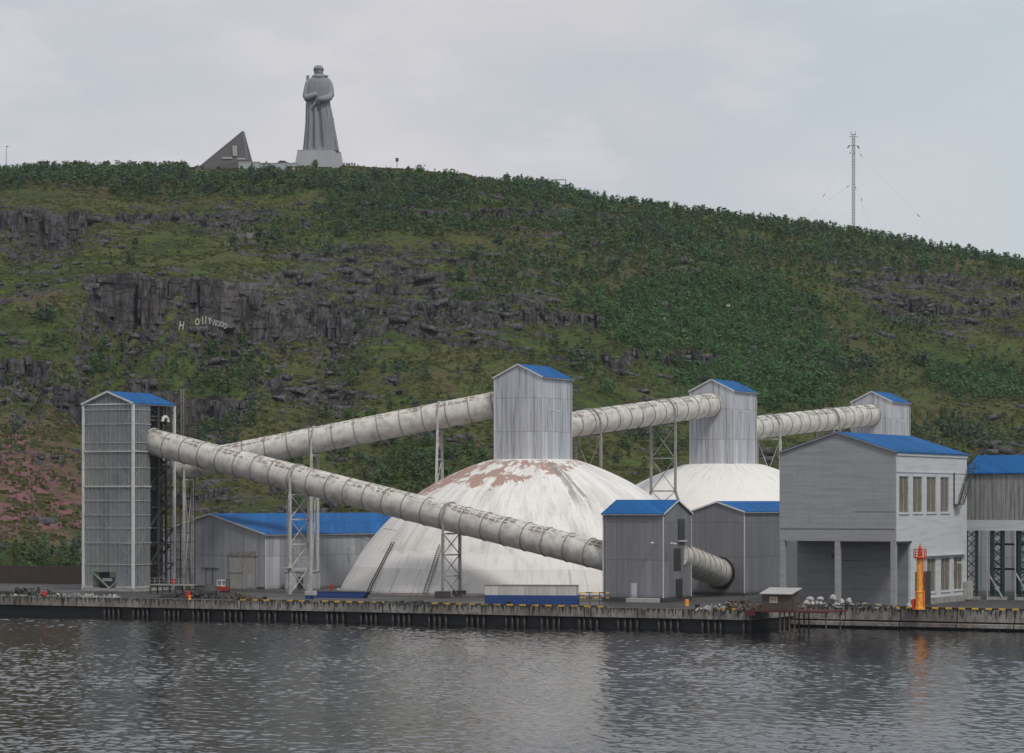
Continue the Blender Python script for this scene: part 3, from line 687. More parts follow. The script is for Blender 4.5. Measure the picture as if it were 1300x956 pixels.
# ------------------------------------------------------------------ conveyor tubes
def tube(name, label, p, q, ring_sp=4.15, r=2.42, nr=None, endrim=False):
    p = Vector(p); q = Vector(q); d = q-p; L = d.length
    root = thing(name, label, 'conveyor tube', p, 0, None)
    root.rotation_mode = 'QUATERNION'; X = d.normalized(); Y = Vector((0,0,1)).cross(X).normalized(); Z = X.cross(Y)
    root.rotation_quaternion = Matrix((X, Y, Z)).transposed().to_quaternion()
    n = 40; k = max(2, int(L/2)); vs = []; fs = []; uv = []
    for j in range(k+1):
        for i in range(n):
            th = 2*math.pi*i/n; vs.append((L*j/k, r*math.cos(th), r*math.sin(th)))
    for j in range(k):
        for i in range(n):
            fs.append((j*n+i, (j+1)*n+i, (j+1)*n+(i+1) % n, j*n+(i+1) % n))
            off = random.random()*0
            uv += [(L*j/k, i/n), (L*(j+1)/k, i/n), (L*(j+1)/k, (i+1)/n), (L*j/k, (i+1)/n)]
    fs.append(tuple(range(n))[::-1]); uv += [(0, i/n) for i in range(n)]
    fs.append(tuple(range(k*n, k*n+n))); uv += [(L, i/n) for i in range(n)]
    me = bpy.data.meshes.new('shell'); me.from_pydata(vs, [], fs); l = me.uv_layers.new(name='UVMap')
    seed = random.random()*200
    l.data.foreach_set('uv', [c for u_, v_ in uv for c in (u_+seed, v_)]); me.materials.append(M['tube'])
    bm = bmesh.new(); bm.from_mesh(me); bmesh.ops.recalc_face_normals(bm, faces=bm.faces); bm.to_mesh(me); bm.free()
    me.polygons.foreach_set('use_smooth', [len(pl.vertices) == 4 for pl in me.polygons])
    o = bpy.data.objects.new('shell', me); C.objects.link(o); o.parent = root
    # one flange ring, copied
    m = MB(); vs = []; fs = []; n = 40
    for (x, rr) in ((-.07, r-.03), (-.07, r+.11), (.07, r+.11), (.07, r-.03)):
        for i in range(n):
            th = 2*math.pi*i/n; vs.append((x, rr*math.cos(th), rr*math.sin(th)))
    for j in range(4):
        for i in range(n): fs.append((j*n+i, j*n+(i+1) % n, ((j+1) % 4)*n+(i+1) % n, ((j+1) % 4)*n+i))
    m.add(vs, fs); rg = m.build('ring', M['tube_ring'], root); cnt = int(L/ring_sp)
    rg.location = (.15, 0, 0)
    for j in range(1, cnt+1):
        c = rg.copy(); C.objects.link(c); c.parent = root; c.location = (L*j/(cnt+.3)+random.uniform(-.12,.12), 0, 0); c.rotation_euler = (0, random.uniform(-.012,.012), random.uniform(-.015,.015))
    if endrim: 
        m = MB(); m.v = [(x*1.6, y*1.03, z*1.03) for x, y, z in vs]; m.f = fs; e = m.build('end_rim', M['trim'], root); e.location = (-.05,0,0)
    return root
T1a = at(194, 521, 30.4); T1b = at(785, 467, zat(710.5, 467))
tube('conveyor_tube', 'longest beige conveyor tube, sloping down from the glazed tower to the near transfer house', T1a, T1b, endrim=True)
T2a = at(199, 531, zat(598, 531)); T2b = Vector((DC[0].x, DC[0].y, zat(505, 515)+.3)); 
tb2 = tube('conveyor_tube', 'conveyor tube rising from the glazed tower to the worn dome, passing behind the longest tube', T2a, T2b - (T2b-T2a).normalized()*2, endrim=True)
m = MB(); m.box((-.75,-.7,2.35),(.75,.7,3.15)); m.box((-.9,-.85,3.16),(.9,.85,3.3)); o = m.build('hatch', M['dark_steel'], tb2, bevel=.05); o.location = ((T2b-T2a).length*.70, 0, 0)
T3a = DC[0] + E2*5.6; T3a.z = zat(543.5, 526); T3b = Vector((DC[1].x, DC[1].y, 39.7)) - E2*5.2
T3b.z = zat(513.5, 580)
tube('conveyor_tube', 'ringed conveyor tube between the worn dome tower and the clean white dome tower', T3a, T3b, 4.5, endrim=False)
T4a = DC[1] + E2*5.6; T4a.z = zat(546, 591); T4b = Vector((DC[2].x, DC[2].y, 0)) - E2*5.2; T4b.z = zat(526, 643)
tube('conveyor_tube', 'ringed conveyor tube between the two farther dome towers, above the big blue roof', T4a, T4b, 4.3)
T5a = at(856, 468, zat(704, 470)); T5b = at(913.5, 494, zat(727.5, 494))
tube('conveyor_tube', 'short steep conveyor tube between the two grey transfer houses', T5a, T5b, 3.2, endrim=False)
# round black collar where the short tube enters the wall
m = MB(); d = (T5b-T5a).normalized()
o = None

# ------------------------------------------------------------------ trestles under the tubes
def on_line(a, b, px):
    u = (px-650)/F; d = b-a; s = (u*a.y-a.x)/(d.x-u*d.y); return a+d*s
def trestle(label, a, b, px, zfoot, spread=0.0, panels=3, half=2.75, r=2.42, mat='white_steel', top_over=True, step_h=None, blocks=None, ladder=False):
    c = on_line(a, b, px); d = (b-a); d.z = 0; d.normalize(); pr = Vector((-d.y, d.x, 0))
    if pr.y > 0: pr = -pr                        # pr points to the viewer
    ang = math.atan2(pr.y, pr.x)
    root = thing('support_trestle', label, 'trestle', (c.x, c.y, zfoot), ang, 'trestles under the conveyor tubes')
    H = c.z-zfoot; ztop = H-r-.35
    def legx(sg, z):
        k = 0 if step_h is None else max(0.0, (step_h-z)/step_h)
        return sg*(half + spread*(k if step_h is not None else (1-z/max(ztop, .1))))
    for sg in (-1, 1):
        m = MB(); m.bar((legx(sg, 0),0,0), (legx(sg, step_h or ztop),0,step_h or ztop), .42, .42)
        if step_h: m.bar((legx(sg, step_h),0,step_h), (legx(sg, ztop),0,ztop), .42, .42)
        m.bar((legx(sg, ztop),0,ztop), (sg*half,0,H+.2), .3, .3)
        m.build('leg', M[mat], root)
        if blocks:
            m = MB(); m.box((sg*half*1.0-1.0+0, -1.0, -.2), (sg*half+1.0, 1.0, 1.1)); m.build('footing', M[blocks], root, bevel=.06)
    z = ztop; zs = [ztop*(k/panels) for k in range(panels+1)]
    if step_h: zs = [0, step_h] + [step_h+(ztop-step_h)*(k/(panels-1)) for k in range(1, panels)]
    for k, z in enumerate(zs):
        if k: m = MB(); m.bar((legx(-1,z),0,z), (legx(1,z),0,z), .26, .26); m.build('crossbeam', M[mat], root)
    m = MB()
    for z0, z1 in zip(zs[:-1], zs[1:]):
        m.bar((legx(-1,z0),.06,z0), (legx(1,z1),.06,z1), .13, .13); m.bar((legx(1,z0),-.06,z0), (legx(-1,z1),-.06,z1), .13, .13)
    m.build('bracing', M[mat], root)
    if top_over:                                 # saddle band over the tube
        m = MB(); pv = None
        for i in range(0, 25):
            th = math.pi*i/24*1.0; p = Vector(((r+.2)*math.cos(th), 0, H+(r+.2)*math.sin(th)))
            if pv is not None: m.bar(pv, p, .34, .16)
            pv = p
        m.build('saddle_band', M['grey_steel'], root)
    if ladder:
        m = MB()
        for x in (half+.3, half+.75): m.bar((x,-.1,0), (x,-.1,ztop*.95), .07)
        z = .3
        while z < ztop*.95: m.bar((half+.3,-.1,z), (half+.75,-.1,z), .05); z += .38
        m.build('ladder', M['grey_steel'], root)
        m = MB(); m.box((half-.2,-.7,4.6),(half+1.4,.7,4.75)); m.build('platform', M['white_steel'], root)
    return root
trestle('white lattice trestle with ladder and platform, in front of the long blue-roofed shed', T1a, T1b, 380, ZG, panels=4, ladder=True)
trestle('lattice trestle on two dark footings under the long front tube, before the worn dome', T1a, T1b, 573, ZG, panels=3, mat='grey_steel', blocks='dark_steel', half=2.6)
trestle('slender pair of tall posts under the rear tube, left of the worn dome', T2a, T2b, 399.5, ZG, panels=1, half=2.75)
trestle('pair of posts under the lower end of the rear tube, beside the glazed tower', T2a, T2b, 239, ZG, panels=1, half=2.9)
def shell_z(c, p): return c.z + dome_h(math.hypot(p.x-c.x, p.y-c.y))
p = on_line(T2a, T2b, 558); trestle('narrow tapering trestle standing on the left shoulder of the worn dome', T2a, T2b, 558, shell_z(DC[0], p)-.3-1.0, spread=1.4, panels=2, half=2.0)
p = on_line(T3a, T3b, 747); trestle('short trestle standing on the right shoulder of the worn dome', T3a, T3b, 747, shell_z(DC[0], p)-1.2, panels=1, mat='grey_steel')
p = on_line(T3a, T3b, 842); trestle('tall splayed lattice trestle in the gap between the worn dome and the clean dome', T3a, T3b, 842, shell_z(DC[1], p)-1.0, panels=3, step_h=6.2, spread=2.2, mat='grey_steel')
p = on_line(T4a, T4b, 976); trestle('short trestle on the clean dome under the farthest tube', T4a, T4b, 976, shell_z(DC[1], p)-1.2, panels=1, mat='white_steel')
p = on_line(T4a, T4b, 1058); trestle('trestle hidden to its top by the big blue roof', T4a, T4b, 1052, shell_z(DC[2], p)-2, panels=3, mat='grey_steel')

# ------------------------------------------------------------------ glazed tower on the left
def glazed_tower():
    c = at(169, 515, 3.6); W, Dp = 11.0, 13.2; e = 37.3-3.6; a = 39.4-3.6
    root = thing('glazed_lift_tower', 'tall blue-roofed tower clad in translucent ribbed sheeting, left of the long shed', 'tower', c, -PHI)
    m = MB()
    for x, y in ((-W,0),(0,0),(-W,Dp),(0,Dp)): m.box((x-.22,y-.22,0),(x+.22,y+.22,e))
    m.bar((-W,0,e),(-W/2,0,a),.3); m.bar((-W/2,0,a),(0,0,e),.3); m.bar((-W,0,e-.1),(0,0,e-.1),.22)
    m.bar((0,0,e-.1),(0,Dp,e-.1),.22); m.bar((-W,Dp,e-.1),(0,Dp,e-.1),.22); m.bar((-W,0,e-.1),(-W,Dp,e-.1),.22)
    m.build('frame', M['trim'], root)
    m = MB(); m.box((-W-.3,-.3,-.5),(.3,Dp+.3,0)); m.build('plinth', M['concrete'], root)
    yg = 5.4
    girts = [.25, 8.4-4.0, 8.3, 11.0, 13.4, 16.0, 18.6, 22.0, 25.0, 26.6, 30.0, 32.6]
    m = MB()
    for k, z in enumerate(girts):
        t = .26 if k in (0, 6, 8) else .10
        if z < 3: m.bar((-W,-.1,z),(-8.9,-.1,z),t); m.bar((-3.6,-.1,z),(0,-.1,z),t)
        else: m.bar((-W,-.1,z),(0,-.1,z),t)
        m.bar((.1,0,z),(.1,yg,z),t)
    for z in (4.4, 8.3, 11, 18.6, 25, 30): m.bar((0,yg,z),(0,yg+.2,z),.2)
    m.build('girt', M['white_steel'], root)
    m = MB()
    for k in range(1, 11):
        x = -W*k/11; zt = e + (a-e)*(1-abs(x+W/2)/(W/2)); m.bar((x,-.06,3.0 if -8.9 < x < -3.6 else .1),(x,-.06,zt-.1),.05)
    for k in range(1, 6): m.bar((.06,k*.9,.1),(.06,k*.9,e-.1),.05)
    m.build('mullion', M['grey_steel'], root)
    # sheeting: thin solid panels
    m = MB(); m.prism([(-W,.1),(-8.9,.1),(-8.9,3.0),(-3.6,3.0),(-3.6,.1),(0,.1),(0,e),(-W/2,a-.1),(-W,e)], .0, .025); m.build('front_sheeting', M['sheeting'], root)
    m = MB(); m.box((-.02,.05,.1),(.005,yg,e-.1)); m.build('side_sheeting', M['sheeting'], root)
    m = MB(); m.box((-W-.005,.05,.1),(-W+.02,Dp,e-.1)); m.build('side_sheeting', M['sheeting'], root)
    m = MB(); m.box((-W+.05,Dp-.02,.1),(-2.5,Dp+.005,e-.1)); m.build('rear_sheeting', M['old_sheeting'], root)
    # inner bracing and floors seen through the sheeting
    m = MB(); lv = [0, 4.4, 11.0, 18.6, 25.0, 32.6]
    for k in range(len(lv)-1):
        z0, z1 = lv[k], lv[k+1]
        if k % 2: m.bar((-W,.35,z0),(-W/2,.35,z1),.24); m.bar((0,.35,z0),(-W/2,.35,z1),.24)
        else: m.bar((-W/2,.35,z0),(-W,.35,z1),.24); m.bar((-W/2,.35,z0),(0,.35,z1),.24)
        m.bar((-.35,0 if k % 2 else yg,z0),(-.35,yg if k % 2 else 0,z1),.24); 
    m.build('bracing', M['grey_steel'], root)
    m = MB()
    for z in (8.0, 18.3, 25.2, 31.0): m.box((-W+.4,.6,z-.3),(-.4,Dp-.4,z))
    m.build('floor_deck', M['rust_steel'], root)
    m = MB(); m.box((-6.6,2.0,0),(-3.2,5.5,e-1)); m.build('lift_shaft', M['grey_steel'], root)
    m = MB(); m.box((-9.6,3.0,0),(-7.4,7.0,19)); m.box((-2.6,1.4,18.8),(-.9,3.6,23)); m.box((-6,1.0,19),(-4.4,1.9,20.8)); m.build('machinery', M['teal_steel'], root)
    # open rear half: dark steel
    m = MB()
    for (x, y) in ((-.2,yg),(-.2,8.2),(-.2,10.8),(-3,yg+.5),(-3,10)): m.box((x-.2,y-.2,0),(x+.2,y+.2,e-.3))
    for z in (4.4,8.3,11,14.8,18.6,22,25,28.4,31.5):
        m.bar((-.2,yg,z),(-.2,Dp,z),.24); m.bar((-3,yg,z),(-3,Dp,z),.3); m.bar((-.2,8.2,z),(-3,10,z),.2)
    zz = 0; k = 0
    while zz < e-4:
        m.bar((-.8,yg+.6 if k%2 else Dp-.6,zz),(-.8,Dp-.6 if k%2 else yg+.6,zz+3.7),.5,.18); zz += 3.7; k += 1
    for k in range(len(lv)-1): m.bar((-.1,yg,lv[k]),(-.1,Dp,lv[k+1]),.2)
    m.build('open_steelwork', M['dark_steel'], root)
    m = MB(); m.box((-4.4,yg+1,0),(-3.6,Dp-.5,24)); m.build('inner_wall', M['dark_steel'], root)
    sl = (a-e)/(W/2); m = MB()
    for sg in (-1, 1):
        xe = -W/2+sg*(W/2+.3); ze = e-sl*.3+.05; m.prism([(-W/2,a+.06),(xe,ze),(xe,ze+.16),(-W/2,a+.22)], -.35, Dp+.35)
    m.build('roof', M['blue_roof'], root)
    m = MB()
    for sg in (-1, 1): m.bar((-W/2,-.4,a+.1),(-W/2+sg*(W/2+.3),-.4,e-sl*.3+.08),.08,.3)
    m.build('edge_trim', M['trim'], root)
    m = MB(); pv = None
    for i in range(9):
        th = math.pi*i/8; p = Vector((.6, 9.4-.9*math.cos(th)*1.0, 30.6+.9*math.sin(th)))
        if pv is not None: m.bar(pv, p, .55, n=8)
        pv = p
    m.build('vent_elbow', M['white_paint'], root)
glazed_tower()
# rusty scaffold stair tower beside it
c = at(211, 531, ZG)
root = thing('scaffold_tower', 'thin rusty scaffold stair tower rising behind the glazed tower', 'scaffold', c, -PHI)
m = MB()
for x in (0, 1.0, 3.2, 4.3):
    for y in (0, 3.2): m.bar((x,y,0),(x,y,36.6 - (0 if x > 3 else .6)),.15)
m.build('upright', M['rust_steel'], root)
m = MB(); z = 2.0; k = 0
while z < 36:
    for y in (0, 3.2): m.bar((0,y,z),(4.3,y,z),.08)
    for x in (0, 1, 3.2, 4.3): m.bar((x,0,z),(x,3.2,z),.08)
    if k % 2 == 0: m.bar((0 if k%4 else 4.3,0,z),(4.3 if k%4 else 0,0,z+3.4),.07)
    z += 1.7; k += 1
m.build('ledger', M['rust_steel'], root)
m = MB(); z = 3.7
while z < 35: m.box((.1,.3,z),(3.2,2.9,z+.07)); z += 3.4
m.build('platform', M['wood'], root)
m = MB()
for x in (3.45, 4.05): m.bar((x,-.15,25),(x,-.15,37.4),.06)
z = 25.2
while z < 37.2: m.bar((3.45,-.15,z),(4.05,-.15,z),.05); z += .4
m.build('ladder', M['white_steel'], root)

# ------------------------------------------------------------------ blue-roofed shed
c = at(337, 529, ZG); PS = R(40)
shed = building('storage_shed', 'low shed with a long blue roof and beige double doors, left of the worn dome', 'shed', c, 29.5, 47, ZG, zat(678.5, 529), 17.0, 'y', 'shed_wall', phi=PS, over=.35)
m = MB()
dx0, dx1 = -9.4, -2.3
m.box((dx0,-.16,0),(dx1,-.03,6.0)); m.build('door', M['beige_door'], shed)
m = MB()
for x in (dx0, (dx0+dx1)/2, dx1): m.box((x-.09,-.22,0),(x+.09,-.15,6.1))
m.box((dx0,-.22,5.95),(dx1,-.15,6.1)); m.box((dx0,-.22,2.9),((dx0+dx1)/2,-.15,3.05)); m.box((dx0-.2,-.25,6.15),(dx1+.2,-.03,7.0))
m.build('door_frame', M['grey_steel'], shed)
m = MB(); m.box((dx1-2.3,-.24,.1),(dx1-.9,-.17,2.6)); m.build('wicket_door', M['shed_wall'], shed)
m = MB(); m.bar((-17,-.1,3.7),(-12.4,-.1,3.7),.12); m.bar((-15.8,-.1,0),(-15.8,-.1,3.7),.08); m.bar((-14,-.1,0),(-14,-.1,3.7),.08); m.build('pipe_rail', M['dark_steel'], shed)
m = MB(); m.box((-29.6,-.06,0),(.1,-.01,.35)); m.build('skirting', M['dark_steel'], shed)
wall_lamp(shed, (.05, 22, 7), 1, 0)
m = MB(); m.bar((.1,26,9.4),(2.9,25.2,8.8),.16); m.build('outrigger_pipe', M['grey_steel'], shed)
# little grey kiosk under the trestle
c = at(401, 527, ZG)
k = building('equipment_kiosk', 'small grey flat cabinet hut at the foot of the tall posts', 'kiosk', c, 6.0, 3.0, ZG, ZG+3.2, ZG+3.35, 'x', 'shed_wall', over=.15, roofmat='grey_steel', trim=False, phi=R(12))
m = MB(); m.box((-3.6,-.06,.1),(-2.5,-.01,2.3)); m.build('door', M['dark_steel'], k)

# ------------------------------------------------------------------ grey transfer houses
c = at(842, 460, ZG)
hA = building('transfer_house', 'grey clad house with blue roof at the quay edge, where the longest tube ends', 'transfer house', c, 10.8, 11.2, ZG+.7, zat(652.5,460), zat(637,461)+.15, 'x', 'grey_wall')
m = MB(); m.box((-10.9,-.1,-.9),(.1,11.3,.0)); m.build('plinth', M['dark_steel'], hA)
for (y0, z0, z1) in ((5.8, 9.4, 12.8), (4.2, 4.4, 8.0), (4.9, -.2, 3.0)):
    m = MB(); m.box((.03,y0,z0),(.10,y0+2.6,z1)); f = m.build('window', M['dark_steel'], hA)
    m = MB(); m.box((.101,y0+.18,z0+.18),(.13,y0+2.42,z1-.18)); m.build('pane', M['pane_dark'], f)
m = MB(); m.box((.05,5.6,9.1),(.45,8.6,9.3)); m.build('sill', M['trim'], hA)
m = MB(); m.box((-5.9,-.07,-.3),(-4.7,-.01,2.4)); m.build('door', M['shed_wall'], hA)
wall_lamp(hA, (-1.2,-.05,8.7), -.25, -1); wall_lamp(hA, (.1,.6,8.6), 1.2, -.3)
m = MB(); m.box((-5.5,-2.6,-.7),(-.2,-.8,-.0)); 
o = m.build('concrete_plinth', M['block'], hA, bevel=.05)
c = at(945, 492, ZG)
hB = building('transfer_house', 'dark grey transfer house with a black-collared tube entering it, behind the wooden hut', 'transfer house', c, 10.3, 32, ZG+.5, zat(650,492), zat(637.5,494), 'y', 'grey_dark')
m = MB(); m.box((-10.4,-.1,-.7),(.1,32.1,.0)); m.build('plinth', M['dark_steel'], hB)
pc = Matrix.Rotation(PHI, 3, 'Z') @ (T5b-Vector((c.x, c.y, ZG+.5)))
m = MB(); n = 40; rr0, rr1 = 2.42, 2.85; vs = []
for (yy, rr) in ((-.35,rr0+.02),(-.35,rr1),(.05,rr1),(.05,rr0+.02)):
    for i in range(n): th = 2*math.pi*i/n; vs.append((pc.x+rr*math.cos(th), yy, pc.z+rr*math.sin(th)))
fs = [(j*n+i, j*n+(i+1)%n, ((j+1)%4)*n+(i+1)%n, ((j+1)%4)*n+i) for j in range(4) for i in range(n)]
m.add(vs, fs); m.build('entry_collar', M['black'], hB)

# ------------------------------------------------------------------ big rendered building with open ground floor
def big_building():
    c = at(1137, 439, ZG); W = 19.3; Dp = ((1227.5-650)/F*c.y-c.x)/(math.sin(PHI)-(1227.5-650)/F*math.cos(PHI)); e = zat(574, 439)-ZG; a = zat(551.5, 444)-ZG+.2; zo = zat(687.5, 439)-ZG; rec = 6.9
    root = thing('port_building', 'big pale rendered building with blue roof and open ground floor, behind the orange beacon', 'building', c, -PHI)
    # gable wall, upper part
    m = MB(); m.prism([(-W,zo),(0,zo),(0,e),(-W/2,a),(-W,e)], 0, .35); m.build('gable_wall', M['gable_render'], root)
    m = MB(); m.box((-W,.36,zo),(-.36,rec+.3,zo+.3)); m.build('soffit', M['gable_render'], root)
    m = MB(); m.box((-W,.35,zo),(-W+.35,Dp,e)); m.box((-W+.35,Dp-.35,0),(-.35,Dp,e)); m.box((-W,rec+.5,0),(-W+.35,Dp,zo)); m.prism([(-W,e),(0,e),(-W/2,a)], Dp-.3, Dp); m.build('rear_wall', M['gable_render'], root)
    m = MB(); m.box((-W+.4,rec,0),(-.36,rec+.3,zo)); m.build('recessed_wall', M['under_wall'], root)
    # side wall, one sheet of blocks around real openings
    ups = []; los = []
    for p0, p1 in ((1141.6,1153.8),(1159,1171),(1176.5,1188.7),(1194,1205)): ups.append((p0,p1))
    for p0, p1 in ((1177,1188),(1194.7,1206),(1211,1222)): los.append((p0,p1))
    def ys(px):
        u = (px-650)/F; return (u*c.y-c.x)/(math.sin(PHI)-u*math.cos(PHI))
    zu0, zu1 = zat(651,445)-ZG, zat(604.7,445)-ZG; zl0, zl1 = 1.9, zat(709,452)-ZG
    t = .35; mw = MB()
    def row(z0, z1, opens, ya, yb):
        y = ya
        for p0, p1 in opens:
            mw.box((-t, y, z0), (0, ys(p0), z1)); y = ys(p1)
        mw.box((-t, y, z0), (0, yb, z1))
    mw.box((-t,.36,zu1),(0,Dp,e)); row(zu0, zu1, ups, .36, Dp)
    mw.box((-t,.36,zo),(0,Dp,zu0)); mw.box((-t,rec,zl1),(0,Dp,zo)); row(zl0, zl1, los, rec, Dp); mw.box((-t,rec,0),(0,Dp,zl0))
    mw.build('side_wall', M['side_render'], root)
    for (p0, p1), z0, z1 in [(q, zu0, zu1) for q in ups]+[(q, zl0, zl1) for q in los]:
        y0, y1 = ys(p0), ys(p1); m = MB(); fr = .12
        m.box((-.22,y0,z0),(-.08,y0+fr,z1)); m.box((-.22,y1-fr,z0),(-.08,y1,z1)); m.box((-.22,y0+fr,z0),(-.08,y1-fr,z0+fr)); m.box((-.22,y0+fr,z1-fr),(-.08,y1-fr,z1)); m.bar((-.15,(y0+y1)/2,z0),(-.15,(y0+y1)/2,z1),.08)
        f = m.build('window', M['white_steel'], root)
        m = MB(); m.box((-.30,y0,z0),(-.24,y1,z1)); m.build('pane', M['pane'], f)
        m = MB(); m.box((0.002,y0-.15,z0-.22),(.16,y1+.15,z0-.02)); m.build('sill', M['trim'], f)
    m = MB(); m.box((.002,.4,zu1+.6),(.10,Dp,zu1+.8)); m.box((.002,.4,e-.5),(.16,Dp,e-.02)); m.build('string_course', M['side_render'], root)
    m = MB(); m.box((.002,rec+2.4,zl1+.35),(.5,Dp-1.5,zl1+.55)); m.build('canopy', M['side_render'], root)
    m = MB(); m.box((.002,rec,0.0),(.35,Dp,1.0)); m.build('skirting', M['concrete'], root)
    m = MB(); m.box((.01,rec+2.2,.0),(.5,rec+8.2,5.3)); m.build('dark_cabinet', M['dark_steel'], root)
    # ground floor columns
    for x in (-W+.45, -W/2, -.45):
        m = MB(); m.box((x-.42,.02,0),(x+.42,.86,zo)); m.build('column', M['gable_render'], root, bevel=.04)
    m = MB(); m.bar((0,.4,zo-.15),(0,rec+.2,zo-.15),.3); m.build('edge_beam', M['dark_steel'], root)
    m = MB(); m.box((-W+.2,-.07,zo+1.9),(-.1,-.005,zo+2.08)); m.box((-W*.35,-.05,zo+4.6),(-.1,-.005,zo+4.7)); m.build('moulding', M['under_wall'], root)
    m = MB(); m.bar((-12.6,rec-.1,2),(-12.6,rec-.1,7.5),.12); m.bar((-12.6,rec-.1,7),(-8,rec-.1,7),.08); m.bar((-12.9,rec-.5,7.5),(-12.3,rec-.1,8.2),.35); m.build('wall_pipe', M['dark_steel'], root)
    sl = (a-e)/(W/2); m = MB(); ov = .3
    for sg in (-1, 1):
        xe = -W/2+sg*(W/2+ov); ze = e-sl*ov+.03; m.prism([(-W/2,a+.04),(xe,ze),(xe,ze+.2),(-W/2,a+.24)], -ov, Dp+ov)
    m.build('roof', M['blue_roof'], root)
    m = MB()
    for sg in (-1, 1): m.bar((-W/2,-ov-.02,a+.06),(-W/2+sg*(W/2+ov),-ov-.02,e-sl*ov+.06),.05,.16)
    m.build('edge_trim', M['grey_steel'], root)
    # outside stair near the far corner
    st = MB(); y0, y1 = ys(1213), ys(1228); z0, z1 = zat(640,464)-ZG, zat(594,464)-ZG
    for s in (.25, 1.05): st.bar((s,y0+1.0,z0),(s,y1+.5,z1),.12,.22)
    n = 16
    for i in range(n): k = (i+.5)/n; st.box((.25,y0+1+(y1+.5-y0-1)*k-.16,z0+(z1-z0)*k-.03),(1.05,y0+1+(y1+.5-y0-1)*k+.16,z0+(z1-z0)*k+.03))
    for x in (.25, 1.05):
        st.bar((x,y0+1,z0+1),(x,y1+.5,z1+1),.06)
        for i in range(6): k = i/5; y = y0+1+(y1-.5-y0)*k; z = z0+(z1-z0)*k; st.bar((x,y,z),(x,y,z+1),.05)
    st.box((.05,y0-1.2,z0-.1),(1.2,y0+1.1,z0)); st.bar((1.2,y0-1.2,z0),(1.2,y0-1.2,z0+6.0 if False else z0+1.1),.06)
    st.box((.05,y1+.4,z1-.1),(1.3,y1+2.6,z1)); 
    for y in (y1+.6, y1+2.5): st.bar((1.25,y,z1),(1.25,y,z1+1.2),.06)
    st.bar((1.25,y1+.6,z1+1.2),(1.25,y1+2.5,z1+1.2),.06)
    st.build('outside_stair', M['dark_steel'], root)
    m = MB(); m.bar((.1,y0-1.0,z0-.2),(.1,y0-1.0,z0+5.2),.2); m.build('downpipe', M['dark_steel'], root)
    m = MB(); m.box((.1,y1-2.2,.2),(.9,y1+.3,3.2)); m.build('meter_box', M['block'], root, bevel=.04)
    wall_lamp(root, (.1,ys(1209),zl1-1.2), .9, -.2)
    m = MB(); m.bar((-10.5,1,a-.2),(-10.5,1,a+1.4),.08); m.bar((-12.2,1,a+.9),(-10.5,1,a+1.2),.07); m.build('roof_aerial', M['white_steel'], root)
    return root
big_building()

# ------------------------------------------------------------------ long gallery on lattice legs at the right edge
c = at(1226.5, 475, ZG)
root = thing('loading_gallery', 'blue-roofed gallery with streaked walls, raised on dark teal lattice legs at the right edge', 'gallery', c, -PHI)
e, a, wb, bb = zat(601.5,480)-ZG, zat(580,488)-ZG, zat(660,480)-ZG, zat(673,480)-ZG; Lg, Dg = 62, 15
m = MB(); m.box((0,0,wb),(Lg,.2,e)); m.build('front_wall', M['old_sheeting'], root)
m = MB(); m.add([(0,.21,wb),(0,Dg,wb),(0,Dg,e),(0,Dg/2,a),(0,.21,e),(-.15,.21,wb),(-.15,Dg,wb),(-.15,Dg,e),(-.15,Dg/2,a),(-.15,.21,e)], [(0,1,2,3,4),(5,6,7,8,9),(0,1,6,5),(1,2,7,6),(2,3,8,7),(3,4,9,8),(4,0,5,9)]); m.build('end_wall', M['old_sheeting'], root)
m = MB(); m.box((0,Dg-.2,wb),(Lg,Dg,e)); m.build('rear_wall', M['old_sheeting'], root)
m = MB(); m.box((-.2,-.12,bb),(Lg,Dg+.1,wb-.003)); m.build('floor_beam', M['side_render'], root)
m = MB()
for sg in (-1, 1):
    ye = Dg/2+sg*(Dg/2+.4); m.add([(-.4,Dg/2,a),(Lg,Dg/2,a),(Lg,ye,e-.1),(-.4,ye,e-.1),(-.4,Dg/2,a+.2),(Lg,Dg/2,a+.2),(Lg,ye,e+.1),(-.4,ye,e+.1)], [(0,1,2,3),(4,5,6,7),(0,1,5,4),(1,2,6,5),(2,3,7,6),(3,0,4,7)])
m.build('roof', M['blue_roof'], root)
for k, x in enumerate((0.8, 5.4, 10.0, 14.6, 19.2, 27, 35, 43, 51, 59)):
    for y in (.4, Dg-.8):
        m = MB()
        for dx in (-.9, .9): m.box((x+dx-.22,y-.22,0),(x+dx+.22,y+.22,bb))
        z = 0; i = 0
        while z < bb-.5:
            z2 = min(z+1.7, bb); m.bar((x-.9,y,z),(x+.9,y,z2),.14); m.bar((x+.9,y,z),(x-.9,y,z2),.14); z = z2
        m.build('lattice_leg', M['teal_steel'], root)
        m = MB(); m.box((x-1.5,y-.7,0),(x+1.5,y+.7,.5)); m.build('footing', M['block'], root)
m = MB()
for x in (5.4-1.6, 10.0-1.4, 14.6-1.4, 19.2-1.4): 
    m.bar((x,-.3,0),(x,-.3,bb),.18); m.bar((x,-.3,4.6),(x+2.6,-.3,.4),.2)
m.build('white_brace', M['white_steel'], root)
m = MB(); m.bar((-.4,Dg-.8,bb-2.5),(Lg,Dg-.8,bb-2.5),.35); m.bar((-.4,Dg-.8,4.8),(Lg,Dg-.8,4.8),.35); m.build('tie_beam', M['teal_steel'], root)
c2 = qline(SETB+62, 28)
o = building('rear_store', 'pale store standing in the shade beyond the lattice legs of the gallery', 'store', Vector((80+64, 516-33, 0)), 72, 12, ZG, ZG+12, ZG+14, 'x', 'shed_wall', trim=False)

